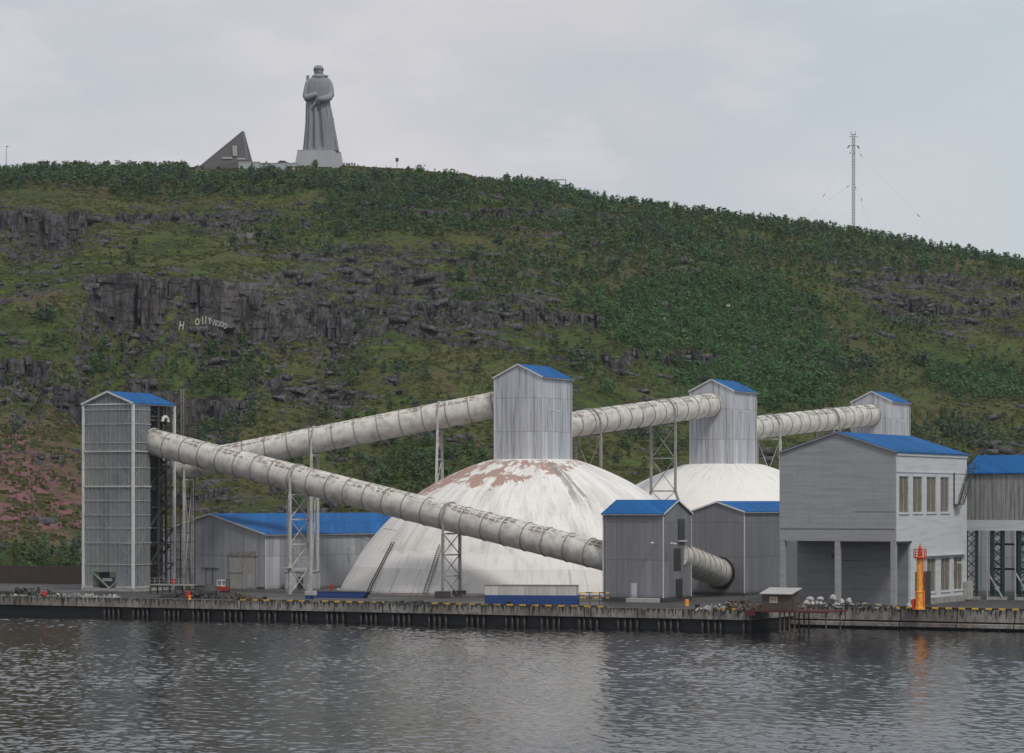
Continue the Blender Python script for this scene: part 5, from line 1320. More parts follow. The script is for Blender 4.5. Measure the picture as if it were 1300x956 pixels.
# van parked inside the tower opening
c = at(134, 520, ZG+.5); r = thing('parked_van', 'dark van standing in the open bay at the bottom of the glazed tower', 'van', c, -PHI)
m = MB(); m.prism([(-1.7,.3),(1.9,.3),(1.9,2.0),(-1.0,2.05),(-1.7,1.1)], 0, 1.8); m.build('body', M['teal_steel'], r, bevel=.08)
m = MB(); m.box((-.6,-.03,1.25),(1.5,-.004,1.8)); m.build('window', M['glass_lamp'], r)
for x in (-1.0, 1.2): m = MB(); m.add([(x+.32*math.cos(a*math.pi/6), dy-.05, .32+.32*math.sin(a*math.pi/6)) for dy in (0,.2) for a in range(12)], [tuple(range(12)), tuple(range(12,24))[::-1]]+[(a, a+12, (a+1)%12+12, (a+1)%12) for a in range(12)]); m.build('wheel', M['black'], r)
# yellow bollards / mooring things
for px, lab, mt in ((237,'small yellow mooring bollard on the quay near the glazed tower','kerb_col'),(905+0,'orange capped bollard at the right side of the near transfer house','x')):
    c = qline(.9, s_of(px)) if px < 500 else at(872, 446, ZG)
    m = MB(); m.lathe([(.26,0),(.2,.1),(.18,.4),(.28,.5),(.28,.6),(.15,.65)] if px < 500 else [(.32,0),(.32,.9),(.28,1.0)], 14); o = m.build('bollard', M['beacon_orange'], None); o.location = (c.x, c.y, ZG+.06 if px < 500 else ZG); tag(o, lab, 'bollard')
# dark mooring bollards along the edge
for i, px in enumerate((30, 330, 640, 880)):
    c = qline(1.5, s_of(px)); m = MB(); m.lathe([(.4,0),(.36,.1),(.25,.4),(.42,.55),(.42,.7),(.25,.78)], 14); o = m.build('bollard', M['black'], None); o.location = (c.x, c.y, ZG+.0)
    tag(o, ['black mooring bollard on the quay at the far left', 'black mooring bollard on the quay before the shed doors', 'black mooring bollard on the quay in front of the blue and white container', 'black mooring bollard on the quay right of the near transfer house'][i], 'bollard', 'mooring bollards')
# long blue trough, white-topped block
c = at(400, 484, ZG); r = thing('steel_trough', 'long low blue steel trough on the quay near the worker', 'trough', c, -PHI*.6)
m = MB(); m.prism([(0,0),(8.6,0),(9.4,1.0),(-.2,1.0)], 0, 2.2); m.build('tub', M['blue_paint'], r, bevel=.05)
m = MB(); m.box((-.25,-.06,.94),(9.45,2.26,1.06)); m.build('rim', M['teal_steel'], r)
c = at(386.5, 478, ZG); r = thing('ballast_block', 'pale concrete block on a dark blue base at the left end of the blue trough', 'block', c, -PHI)
m = MB(); m.box((0,0,.55),(1.75,1.2,1.3)); m.build('block', M['block'], r, bevel=.06); m = MB(); m.box((.1,.05,0),(1.2,1.15,.55)); m.build('base', M['blue_paint'], r)
# blue and white container
c = at(615.5, 453, ZG)
for _ in (0,):
    u = (732.5-650)/F; Lc = (u*c.y-c.x)/(math.cos(R(8))+u*math.sin(R(8)))
r = thing('site_container', 'long low corrugated container, white above and blue below, in front of the worn dome', 'container', c, -R(8))
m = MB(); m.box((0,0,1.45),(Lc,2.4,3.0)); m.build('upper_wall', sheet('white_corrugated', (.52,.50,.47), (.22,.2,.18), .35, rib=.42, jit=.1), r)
m = MB(); m.box((-.04,-.04,0.02),(Lc+.04,2.44,1.447)); m.build('lower_wall', M['blue_paint'], r)
m = MB(); m.box((-.1,-.1,3.002),(Lc+.1,2.5,3.09)); m.build('roof', M['tube_ring'], r)
c2 = c + Vector((math.cos(R(8)), -math.sin(R(8)), 0))*(Lc+.4)
r = thing('steel_rack', 'small steel frame rack with yellow rail right of the blue and white container', 'rack', c2, -R(8))
m = MB()
for x in (0, 1.6, 3.2, 4.8):
    m.bar((x,0,0),(x,0,1.9),.1)
m.build('post', M['dark_steel'], r); m = MB(); m.bar((0,0,1.9),(4.8,0,1.9),.16); m.bar((0,0,1.1),(4.8,0,1.1),.1); m.build('rail', M['kerb_fresh'], r)
# dome ladders
for th, r0, lab in ((215, 1, 'dark ladder lying up the left flank of the worn dome'), (238, 1, 'thin ladder on the front of the worn dome, right of the dark ladder')):
    a = R(th); m = MB(); dirv = Vector((math.cos(a), math.sin(a), 0)); tn = Vector((-dirv.y, dirv.x, 0)); prof = [(35.8,.2),(34.9,2.0),(33.7,3.9),(31.6,7.4),(30.4,9.2)] if th < 220 else [(35.8,.2),(34.9,2.0),(33.7,3.9),(31.6,7.4),(30.6,8.9)]
    for s in (-.38, .38):
        for (ra, za), (rb, zb) in zip(prof[:-1], prof[1:]): m.bar(dirv*ra+tn*s+Vector((0,0,za)), dirv*rb+tn*s+Vector((0,0,zb)), .14)
    for (ra, za), (rb, zb) in zip(prof[:-1], prof[1:]):
        n = int(math.hypot(rb-ra, zb-za)/.45)
        for i in range(n): k = i/n; p = dirv*(ra+(rb-ra)*k)+Vector((0,0,za+(zb-za)*k)); m.bar(p-tn*.38, p+tn*.38, .09)
    o = m.build('ladder', M['rust_steel' if th < 220 else 'tube_ring'], None); o.location = DC[0]; tag(o, lab, 'ladder')
# handrail along the ground in front of the dome
c = at(500, 478, ZG); r = thing('guard_rail', 'long low pipe rail on the ground before the worn dome', 'rail', c, -R(16))
m = MB()
for x in range(0, 34, 3): m.bar((x,0,0),(x,0,.9),.08)
m.build('post', M['rust_steel'], r); m = MB(); m.bar((0,0,.9),(33,0,.9),.09); m.bar((0,0,.5),(33,0,.5),.07); m.build('rail', M['rust_steel'], r)
# drain of wire across dome: thin cable
m = MB(); p = at(487, 508, zat(671, 508)); q = at(700, 483, zat(690, 483)); pv = None
for i in range(13): t_ = i/12; s = p.lerp(q, t_); s.z -= 1.2*4*t_*(1-t_)*.3; pv and m.bar(pv, s, .06); pv = s
o = m.build('cable', M['dark_steel'], None); tag(o, 'thin slack cable crossing in front of the worn dome', 'cable')

# ------------------------------------------------------------------ worker
def person():
    c = at(420, 505, ZG)
    r = thing('person', 'worker in an orange-red hooded suit walking on the quay left of the worn dome', 'person', c, R(20))
    J = [(0,0,.98),(0,-.02,1.2),(0,-.03,1.42),(0,-.02,1.52),(0,-.03,1.66),(-.10,0,.93),(-.13,-.12,.52),(-.12,-.16,.08),(-.12,-.30,.05),(.10,0,.93),(.12,.08,.52),(.13,.20,.10),(.13,.08,.05),
         (-.20,-.02,1.42),(-.27,.05,1.15),(-.27,-.08,.90),(-.27,-.12,.80),(.20,-.02,1.42),(.27,-.10,1.16),(.24,-.26,.98),(.23,-.33,.92)]
    Ed = [(0,1),(1,2),(2,3),(3,4),(0,5),(5,6),(6,7),(7,8),(0,9),(9,10),(10,11),(11,12),(2,13),(13,14),(14,15),(15,16),(2,17),(17,18),(18,19),(19,20)]
    rad = [.17,.17,.19,.08,.115,.12,.085,.06,.05,.12,.085,.06,.05,.085,.065,.05,.04,.085,.065,.05,.04]
    me = bpy.data.meshes.new('body'); me.from_pydata(J, Ed, []); o = bpy.data.objects.new('body', me); C.objects.link(o); o.parent = r
    m = o.modifiers.new('skin', 'SKIN'); 
    if not me.skin_vertices: 
        bm = bmesh.new(); bm.from_mesh(me); bm.verts.layers.skin.verify(); bm.to_mesh(me); bm.free()
    for i, s in enumerate(me.skin_vertices[0].data): s.radius = (rad[i]*1.15, rad[i]*1.15); s.use_root = (i == 0)
    o.modifiers.new('sub', 'SUBSURF').levels = 2; o.modifiers['sub'].render_levels = 2
    t = NT('worker_suit'); z = t.sep(t.obj())[2]
    f = t.math('GREATER_THAN', z, 1.52); c_ = t.mix(f, (.78,.055,.02), (.5,.3,.22)); me.materials.append(t.done(c_, .8))
    mm = MB(); mm.lathe([(.125,1.66),(.13,1.70),(.12,1.77),(.07,1.83),(.01,1.85)], 16, (0,-.02,0)); mm.build('hood', M['orange_suit'], r, smooth=True)
    mm = MB(); mm.lathe([(.21,.99),(.23,1.05),(.24,1.35),(.17,1.46),(.10,1.52)], 16, (0,-.02,0)); mm.build('jacket', M['orange_suit'], r, smooth=True)
person()
# gull gliding before the hill
D = 620; c = Vector(((925-650)/F*D, D, zat(388.5, D))); r = thing('gull', 'white gull flying in front of the green hillside', 'gull', c, R(25))
m = MB(); m.lathe([(.02,-.45),(.09,-.3),(.12,0),(.09,.25),(.05,.42),(.01,.5)], 10); o = m.build('body', M['white_paint'], r, smooth=True); o.rotation_euler = (0,R(90),0)
for s in (-1, 1):
    m = MB(); m.add([(-.12,0,.05),(.14,0,.05),(.1,s*.5,.28),(-.14,s*.5,.28),(-.3,s*1.0,.12),(-.12,0,.09),(.14,0,.09),(.1,s*.5,.31),(-.14,s*.5,.31),(-.3,s*1.0,.14)], [(0,1,2,3),(5,8,7,6),(3,2,4),(8,9,7),(0,5,6,1),(1,6,7,2),(2,7,9,4),(4,9,8,3),(3,8,5,0)]); m.build('wing', M['white_paint'], r)

# ------------------------------------------------------------------ vegetation
def crown(n, leaf, seed, slim=.42, lobes=7, low=.12):
    """leaf clumps through a crown of height 1; returns quads and a tint per vertex"""
    r = np.random.default_rng(seed); cs = []
    for i in range(lobes):
        h = low+.1+(1-low-.2)*r.random(); w = slim*np.sin(np.pi*np.clip((h-low)/(1-low), .08, .92))**.7
        th = r.random()*6.28; q = w*.62*np.sqrt(r.random()); cs.append((q*np.cos(th), q*np.sin(th), h, .20+.13*r.random(), r.random()))
    cs.append((0, 0, .82, .16, .5)); cs.append((0,0,.45,slim*.8,.2))
    k = r.integers(0, len(cs), n); cs = np.array(cs); c = cs[k]
    d = r.normal(size=(n,3)); d /= np.linalg.norm(d, axis=1)[:, None]; rr = c[:, 3:4]*(.55+.5*r.random((n,1))); p = c[:, :3]+d*rr*np.array([slim/.42,slim/.42,.95]); p[:,2] = np.clip(p[:,2], .03, 1.03)
    nrm = d+r.normal(size=(n,3))*.6+np.array([0,0,.4]); nrm /= np.linalg.norm(nrm, axis=1)[:, None]
    t = np.cross(nrm, r.normal(size=(n,3))); t /= np.linalg.norm(t, axis=1)[:, None]; b = np.cross(nrm, t); s = leaf*(.6+.8*r.random((n,1)))
    V = np.stack([p-t*s-b*s*.6, p+t*s*.8-b*s*.5, p+t*s+b*s*.7, p-t*s*.7+b*s*.6], 1).reshape(-1, 3)
    tint = np.repeat(np.clip(c[:,4]*.25+.12*r.random(n)+.1, 0, 1), 4)
    return V, tint
def quads(n): return np.arange(n*4).reshape(-1, 4)
TPL = [crown(30, .085, 500+i, slim=.20+.035*(i % 4), lobes=5) for i in range(14)]
def density(px, py, X, Y):
    def blob(cx, cy, rx, ry, k=1.0): return k*np.exp(-(((px-cx)/rx)**2+((py-cy)/ry)**2)**1.5)
    sky = np.interp(px, SKX, SKY)
    band = np.interp(px, [-300,0,120,250,420,520,700,860,1000,1150,1300,1500], [34,30,34,52,44,58,70,80,66,50,40,40])
    d = sstep(band*1.15, band*.75, py-sky)*np.interp(px, [0, 430, 620, 760, 1300], [.9, .85, .8, .62, .5])*np.where(py-sky < 9, 1.2, 1)
    d = np.where((px > 432) & (px < 612), d*sstep(7, 13, py-sky), d); d = np.where((px > 240) & (px < 432), d*sstep(8, 15, py-sky), d)
    d = np.maximum.reduce([d, blob(880,395,130,52)*1.1, blob(960,460,110,52)*1.1, blob(1020,505,70,30), blob(700,345,110,40,.75), blob(520,278,150,24,.95), blob(1250,478,80,32), blob(1240,555,80,22,.8),
        blob(90,480,95,40,.9), blob(265,470,80,35,.75), blob(60,402,28,12,.9), blob(45,712,90,20,1.1), blob(470,480,60,30,.5), blob(380,580,90,28,.55), blob(520,600,110,40,.6), blob(260,545,60,40,.5),
        blob(620,375,60,30,.6), blob(560,530,70,30,.3), blob(830,330,150,50,.7), blob(1130,430,80,60,.55), blob(1060,330,160,40,.5), blob(830,560,60,40,.4), blob(1180,600,80,30,.5), blob(740,470,50,30,.4), blob(410,300,120,25,.5), blob(30,250,30,8,.4), blob(640,250,60,12,.9)])
    d = d-blob(60,245,70,10,.6)-blob(620,275,110,11,.9)-blob(1180,372,110,26,.75)-blob(230,400,150,34,.8)-blob(30,288,90,18,.7)-blob(850,470,70,14,.5)-blob(280,250,14,6,.0)
    n = fbm(X/32, Y/32, 401, 4, .6); n2 = fbm(X/9, Y/9, 431, 3, .6)
    n3 = fbm(X/75, Y/60, 461, 3, .5)
    yg = np.exp(-(((px-890)/165)**2+((py-398)/58)**2)**2)+np.exp(-(((px-975)/105)**2+((py-475)/40)**2)**2)+np.exp(-(((px-1255)/75)**2+((py-487)/24)**2)**2)+.8*np.exp(-(((px-520)/150)**2+((py-277)/18)**2)**2)
    return np.clip(yg, 0, 1)*.9*sstep(-.55,-.2,n) + (1-np.clip(yg, 0, 1))*np.clip(d+.06, 0, 1)**1.2*sstep(-.30, .18, n+.6*n2+.28*d)*sstep(-.42, -.05, n3+.12*d)
def scatter(N, seed):
    r = np.random.default_rng(seed); u = r.uniform(-.235, .235, N); t = r.random(N); D0 = foot(u); Dr = ridge(u)+6
    Y = np.sqrt(D0**2+(Dr**2-D0**2)*t); X = u*Y; z = terr(X, Y); px = u*F+650; py = YH-(z-HC)*F/Y
    keep = r.random(N) < density(px, py, X, Y)
    # not on the bare rock faces
    e = 1.0; sl = np.hypot(terr(X+e, Y)-z, terr(X, Y+e)-z); keep &= (sl < .95)
    return X[keep], Y[keep], z[keep], px[keep], py[keep]
X, Y, Z, PX, PY = scatter(62000, 5)
_y = scatter(95000, 6); _k = (np.exp(-(((_y[3]-900)/160)**2+((_y[4]-405)/62)**2))+np.exp(-(((_y[3]-975)/110)**2+((_y[4]-475)/42)**2))+np.exp(-(((_y[3]-1250)/80)**2+((_y[4]-485)/26)**2))) > .45
X, Y, Z, PX, PY = [np.concatenate([a, b[_k]]) for a, b in zip((X, Y, Z, PX, PY), _y)]
r = np.random.default_rng(77); n = len(X)
young = np.clip(np.exp(-(((PX-900)/170)**2+((PY-410)/75)**2))+np.exp(-(((PX-970)/120)**2+((PY-480)/50)**2))+np.exp(-(((PX-1250)/80)**2+((PY-485)/30)**2)), 0, 1)
H = (1.5+2.4*r.random(n)**1.8+1.4*(r.random(n) < .06))*(1+.15*(Y > 1020))*(1-.15*young)
H = np.where((PX < 115) & (PY > 640), np.minimum(H, 2.6), H)
sky_ = np.interp(PX, SKX, SKY); H = np.where((PX > 236) & (PX < 640) & (PY-sky_ < 12), np.minimum(H, 1.9), np.where(PY-sky_ < 10, np.minimum(H, 4.4), H))
kind = np.where(r.random(n) < young*.9, 2, np.where(fbm(X/40, Y/40, 91, 3)+.5*(r.random(n)-.5) > .05, 1, 0))
kind = np.where(Y > 1050, np.where(r.random(n) < .5, 1, np.where(r.random(n) < .3, 2, 0)), kind)
show = H/Y*(1+.3*r.random(n)); 
boxes = [(100,226,495,760),(195,495,645,760),(430,995,592,760),(622,730,460,600),(760,1000,630,760),(873,964,480,600),(988,1300,545,760),(1076,1160,495,600)]
hid = np.zeros(n, bool)
topy = YH-(Z+H-HC)*F/Y
for a, b, c_, d in boxes: hid |= (PX > a) & (PX < b) & (topy > c_)
seen_row = VIS[np.clip(np.searchsorted(TD[:, NU//2], Y), 0, ND-1), np.clip(((PX-650)/F-U[0])/(U[-1]-U[0])*(NU-1), 0, NU-1).astype(int)]
hid |= (PX < 2) | (PX > 1298)
print('SHRUBS', n)
order = np.argsort(-np.where(hid, -1, show))
sel = order[:285]; mask = np.ones(n, bool); mask[sel] = False
# the rest as one mass of scrub per foliage kind -> joined into one object with three materials
def mass(name, label, idx, tpl, mats, kinds):
    Vs = []; Ts = []; Ms = []
    tk = r.integers(0, len(tpl), len(idx))
    for q in range(len(tpl)):
        ii = idx[tk == q]; V0, t0 = tpl[q]
        if not len(ii): continue
        a = r.random(len(ii))*6.28; h = H[ii]; w = h*(.75+.5*r.random(len(ii)))
        ca, sa = np.cos(a), np.sin(a)
        x = (V0[None,:,0]*ca[:,None]-V0[None,:,1]*sa[:,None])*w[:,None]*1.25+X[ii][:,None]; y = (V0[None,:,0]*sa[:,None]+V0[None,:,1]*ca[:,None])*w[:,None]*1.25+Y[ii][:,None]
        z = V0[None,:,2]*h[:,None]+Z[ii][:,None]-.15
        Vs.append(np.stack([x,y,z], -1).reshape(-1, 3)); Ts.append((np.clip(t0[None,:]+.6*r.random(len(ii))[:,None]-.1, 0, .99)).reshape(-1)); Ms.append(np.repeat(kinds[ii], len(t0)//4))
    V = np.concatenate(Vs); o = np_mesh(name, V, quads(len(V)//4), mats[0], dict(tint=np.concatenate(Ts)))
    for m in mats[1:]: o.data.materials.append(m)
    o.data.polygons.foreach_set('material_index', np.concatenate(Ms).astype(np.int32)); return tag(o, label, 'scrub', None, 'stuff')
idx = np.nonzero(mask)[0]
mass('birch_scrub', 'low birch and willow scrub covering the hillside up to the skyline', idx, TPL, [M['leaf'], M['leaf_dark'], M['leaf_young']], kind)
# individual trees with a trunk and a crown of their own
CM = []
for i in range(12):
    V, tn = crown(230, .050, 900+i, slim=.36+.05*(i % 3), lobes=9)
    me_pair = []
    ob = np_mesh('crown', V, quads(len(V)//4), M[('leaf','leaf_dark','leaf_young')[i % 3]], dict(tint=tn)); me = ob.data; bpy.data.objects.remove(ob)
    m = MB(); rr = random.Random(i); top = Vector((rr.uniform(-.03,.03), rr.uniform(-.03,.03), .8)); m.bar((0,0,-.06), top*.5+Vector((.01,0,0)), .035, n=6, w2=.022); m.bar(top*.5+Vector((.01,0,0)), top, .022, n=6, w2=.006)
    for q in range(6): z = .22+.09*q; th = rr.uniform(0, 6.28); m.bar(top*(z/.8), top*(z/.8)+Vector((.2*math.cos(th), .2*math.sin(th), .14)), .012, n=5, w2=.004)
    tb = m.build('trunk', M['bark'], None); tm = tb.data; bpy.data.objects.remove(tb)
    CM.append((me, tm))
ZONES = [(lambda x, y: x < 110 and y > 600, 'leafy green bush in front of the fireweed slope, behind the brown retaining wall', 'bushes behind the brown wall'),
         (lambda x, y: x < 230 and y < 600, 'dark leafy bush below the dark cliff, above and around the glazed tower', 'bushes below the cliff on the left'),
         (lambda x, y: x < 440, 'low bush on the slope between the lettered cliff and the rising rear tube', 'bushes above the rear tube'),
         (lambda x, y: x < 760, 'low bush on the open grassy slope above the worn dome', 'bushes above the worn dome'),
         (lambda x, y: x < 1000, 'young green birch in the dense green stand above the ringed tubes', 'birches above the ringed tubes'),
         (lambda x, y: True, 'low birch on the rocky slope above the big blue roof', 'birches above the big blue roof')]
for j in sel:
    i = (3*int(r.integers(0, 4)) + int(kind[j])) % 12; me, tm = CM[i]; h = float(H[j])*1.15; w = h*float(r.uniform(.85, 1.35))
    zone = next(z for z in ZONES if z[0](PX[j], PY[j]))
    root = thing('birch_tree' if zone[2].startswith('birch') else 'leafy_bush', zone[1], 'birch' if zone[2].startswith('birch') else 'bush', (float(X[j]), float(Y[j]), float(Z[j])), float(r.random()*6.28), zone[2])
    root.scale = (w, w, h)
    for nm, me_ in (('crown', me), ('trunk', tm)):
        o = bpy.data.objects.new(nm, me_); C.objects.link(o); o.parent = root
# a few bigger, darker bushes that stand out
BIG = [(738,466,7.5,'big dark bush standing alone on the slope right of the tower on the worn dome'), (1098,470,6.5,'dark bush alone on the slope above the farthest tower'), (1170,460,6,'tall dark bush on the slope above the big blue roof'),
       (165,330,4.0,'single dark bush on the grassy slope above the dark cliff'), (62,404,5.5,'wide dark bush left of the dark cliff'), (605,330,4.5,'round dark bush on the mid slope below the rock band'),
       (634,305,4.2,'small round green bush near the rock band'), (810,300,5.5,'dark bush high on the slope right of the rock band'), (352,298,4,'pale bush beside the grey boulder field'), (500,560,4,'bush above the rear tube near its middle')]
for q, (px, py, h, lb) in enumerate(BIG):
    p = onhill(px, py+6); me, tm = CM[(1+3*q) % 12]; root = thing('dark_bush', lb, 'bush', (p.x, p.y+.5, float(terr(p.x, p.y+.5))-.2), q*1.3); h *= p.y/1000*.95+.25; root.scale = (h*1.5, h*1.5, h)
    for nm, me_ in (('crown', me), ('trunk', tm)):
        o = bpy.data.objects.new(nm, me_); C.objects.link(o); o.parent = root
# fireweed
def flowers():
    N = 42000; rr = np.random.default_rng(8); u = rr.uniform(-.235, .235, N); D0 = foot(u); Y = D0+(ridge(u)-D0)*rr.random(N)**1.6; X = u*Y; z = terr(X, Y); px = u*F+650; py = YH-(z-HC)*F/Y
    b = lambda cx, cy, rx, ry, k=1.0: k*np.exp(-(((px-cx)/rx)**2+((py-cy)/ry)**2))
    d = b(45,630,68,42,1.2)+b(95,600,30,40,.4)+b(20,560,40,30,.3)+b(75,520,60,16,.35)+b(50,385,16,6,.7)+b(602,222,16,5,1.2)+b(640,560,60,30,.04)+b(-60,620,60,40,.7)
    k = rr.random(N) < d*sstep(-.25, .1, fbm(X/9, Y/9, 77, 3))*1.5; X, Y, z = X[k], Y[k], z[k]; n = len(X)
    s = (.28+.25*rr.random(n))[:,None]; p = np.stack([X,Y,z+.5], -1)[:,None,:]; o = np.array([[-.6,0,-.7],[.6,0,-.6],[.45,0,.9],[-.4,0,1.0]])[None]*s[:,:,None]
    a = rr.random(n)*6.28; V = np.stack([p[...,0]+o[...,0]*np.cos(a)[:,None], p[...,1]+o[...,0]*np.sin(a)[:,None], p[...,2]+o[...,2]], -1).reshape(-1, 3)
    ob = np_mesh('fireweed', V, quads(n), M['fireweed'], dict(tint=np.repeat(rr.random(n), 4))); tag(ob, 'pink fireweed in flower on the slope at the far left', 'flowers', None, 'stuff')
flowers()
# grass tufts and scattered stones
def tufts():
    N = 110000; rr = np.random.default_rng(9); u = rr.uniform(-.225, .225, N); D0 = foot(u); Y = D0+(ridge(u)-D0)*rr.random(N)**.9; X = u*Y; z = terr(X, Y)
    k = fbm(X/14, Y/14, 177, 4) > -.08; X, Y, z = X[k], Y[k], z[k]; n = len(X); s = (.35+.5*rr.random(n))[:,None]
    p = np.stack([X,Y,z], -1)[:,None,:]; o = np.array([[-1.1,0,-.2],[1.1,0,-.2],[.8,0,.75],[-.9,0,.6]])[None]*s[:,:,None]; a = (rr.random(n)-.5)*1.6; tl = rr.normal(size=n)[:,None]*.4
    V = np.stack([p[...,0]+o[...,0]*np.cos(a)[:,None], p[...,1]+o[...,0]*np.sin(a)[:,None]+o[...,2]*(.5+tl), p[...,2]+o[...,2]], -1).reshape(-1, 3)
    ob = np_mesh('grass', V, quads(n), leaf_mat('heath_grass', (.050,.064,.022), (.075,.085,.028), (.085,.065,.035)), dict(tint=np.repeat(rr.random(n), 4))); tag(ob, 'rough heath grass tufts over the hillside', 'grass', None, 'stuff')
tufts()
rocks = []
for i in range(8):
    me = rock_mesh(300+i, 2, .65); me.materials.append(M['boulder']); rocks.append(me)
def stones():
    rr = np.random.default_rng(19); N = 30000; u = rr.uniform(-.225, .225, N); D0 = foot(u); Y = D0+(ridge(u)-D0)*rr.random(N)*.86; X = u*Y; z = terr(X, Y)
    fi = ((u-U[0])/(U[-1]-U[0])*(NU-1)).astype(int); s_ = (Y-D0)/(ridge(u)-D0); ji = np.clip((s_+.012)/1.012*(ND-61), 0, ND-1).astype(int)
    k = rr.random(N) < (.02+.8*A_rock[ji, fi])*.75; X, Y, z = X[k], Y[k], z[k]; n = len(X); S = .35+.9*rr.random(n)**2.5
    base = []; 
    for me in rocks[:4]:
        bm = bmesh.new(); bmesh.ops.create_cube(bm, size=1.5); rs = random.Random(len(base)+5)
        for v in bm.verts: v.co += Vector((rs.uniform(-.35,.35), rs.uniform(-.35,.35), rs.uniform(-.3,.2)))
        v0 = np.array([v.co[:] for v in bm.verts]); bm.faces.ensure_lookup_table(); f0 = np.array([[v.index for v in f.verts] for f in bm.faces]); bm.free(); base.append((v0, f0))
    Vs = []; Fs = []; off = 0; tk = rr.integers(0, 4, n)
    for q in range(4):
        ii = np.nonzero(tk == q)[0]; v0, f0 = base[q]; a = rr.random(len(ii))*6.28; s = S[ii]
        x = (v0[None,:,0]*np.cos(a)[:,None]-v0[None,:,1]*np.sin(a)[:,None])*s[:,None]*1.2+X[ii][:,None]; y = (v0[None,:,0]*np.sin(a)[:,None]+v0[None,:,1]*np.cos(a)[:,None])*s[:,None]+Y[ii][:,None]; zz = v0[None,:,2]*s[:,None]*.75+z[ii][:,None]
        Vs.append(np.stack([x,y,zz], -1).reshape(-1, 3)); Fs.append((f0[None]+(np.arange(len(ii))*8)[:,None,None]+off).reshape(-1, 4)); off += len(ii)*8
    ob = np_mesh('scree', np.concatenate(Vs), np.concatenate(Fs), M['boulder']); tag(ob, 'small broken stones scattered over the rocky slopes', 'scree', None, 'stuff')
stones()
def jbox(rs, w, d, h, jit=.16):
    v = []
    for z in (0, h):
        for x, y in ((-w/2,-d/2),(w/2,-d/2),(w/2,d/2),(-w/2,d/2)): v.append((x*(1-jit*rs.random()), y*(1-jit*rs.random()), z-(jit*.8*min(h,3)*rs.random() if z else 0)))
    return v
BF = [(0,3,2,1),(4,5,6,7),(0,1,5,4),(1,2,6,5),(2,3,7,6),(3,0,4,7)]
def cliff_blocks():
    rs = random.Random(5); m = MB()
    dzd = np.gradient(TZ, axis=0)/np.gradient(TD, axis=0); pyb = YH-(base_z(U[None,:], TD)-HC)*F/TD
    for (a, b, cy, Hh, Lr, bw) in CL:
        if Hh < 3.0 or b < -60: continue
        px = max(a-6, -170)
        while px < min(b+6, 1480):
            i = int(((px-650)/F-U[0])/(U[-1]-U[0])*(NU-1))
            if i < 2 or i > NU-3: px += 5; continue
            j0 = int(np.argmax(pyb[:, i] < cy)); Dc = TD[j0, i]; w_ = np.abs(TD[:, i]-Dc) < 17
            col = np.where(w_, dzd[:, i], -9); j = int(np.argmax(col)); D = TD[j, i]; X = U[i]*D
            zt = float(terr(X*(D+4)/D, D+4)); zb = float(terr(X*(D-3)/D, D-3)); h = zt-zb; wid = rs.uniform(.8, 2.1)*bw*.75*(.55+.03*Hh)
            if h > 1.6 and dzd[j, i] > 1.0 and rs.random() < .86:
                z = zb-.8; top = zt - (rs.uniform(-.5, .9) if rs.random() < .8 else rs.uniform(.2, .5)*h); ang = rs.uniform(-.28, .28)
                dep = rs.uniform(-1.0, 1.3)
                while z < top-.6:
                    hh = min(top-z, rs.uniform(.2, .62)*Hh*.6+.7); off = dep+rs.uniform(-.8, .7)+.12*(z-zb)
                    ca, sa = math.cos(ang), math.sin(ang); k = 1-.12*rs.random()
                    vs = [(X+x*ca-y*sa, D+off+1.0+x*sa+y*ca, z+zz) for x, y, zz in jbox(rs, wid*k*rs.uniform(.8, 1.05), 4.8, hh, .2)]
                    m.add(vs, BF); z += hh-.05
            px += wid/(D/F)*rs.uniform(.80, 1.02)
    o = m.build('cliff_blocks', M['boulder_dark'], None); tag(o, 'dark jointed rock blocks forming the broken cliffs on the hillside', 'rock', None, 'stuff')
    # low slabs and broken ledges lying on the slope
    rr = np.random.default_rng(29); N = 26000; u = rr.uniform(-.215, .215, N); D0 = foot(u); Y = D0+(ridge(u)-D0)*rr.random(N)*.82; X = u*Y; z = terr(X, Y)
    fi = ((u-U[0])/(U[-1]-U[0])*(NU-1)).astype(int); s_ = (Y-D0)/(ridge(u)-D0); ji = np.clip((s_+.012)/1.012*(ND-61), 0, ND-1).astype(int)
    cl = sstep(.0, .3, fbm(X/22, Y/16, 611, 4, .6)); k = rr.random(N) < (.02+.45*A_rock[ji, fi]+.16*cl)*.42; X, Y, z = X[k], Y[k], z[k]; n = len(X)
    Vs = np.zeros((n, 8, 3)); sz = .6+1.7*rr.random(n)**2.2; q = np.array([(-1,-1),(1,-1),(1,1),(-1,1)]); an = rr.normal(size=n)*.35; tl = rr.normal(size=n)*.16
    for c in range(8):
        jx = q[c%4,0]*(.75+.5*rr.random(n))*sz*1.35; jy = q[c%4,1]*(.7+.5*rr.random(n))*sz*.8
        Vs[:,c,0] = X+jx*np.cos(an)-jy*np.sin(an); Vs[:,c,1] = Y+jx*np.sin(an)+jy*np.cos(an); Vs[:,c,2] = z+(sz*(.22+.32*rr.random(n)) if c > 3 else -sz*.5)+jx*tl
    Fs = np.array(BF)[None]+(np.arange(n)*8)[:,None,None]
    ob = np_mesh('rock_slabs', Vs.reshape(-1,3), Fs.reshape(-1,4), M['boulder']); tag(ob, 'flat broken rock slabs and ledges lying over the grassy slope', 'rock slabs', None, 'stuff')
cliff_blocks()
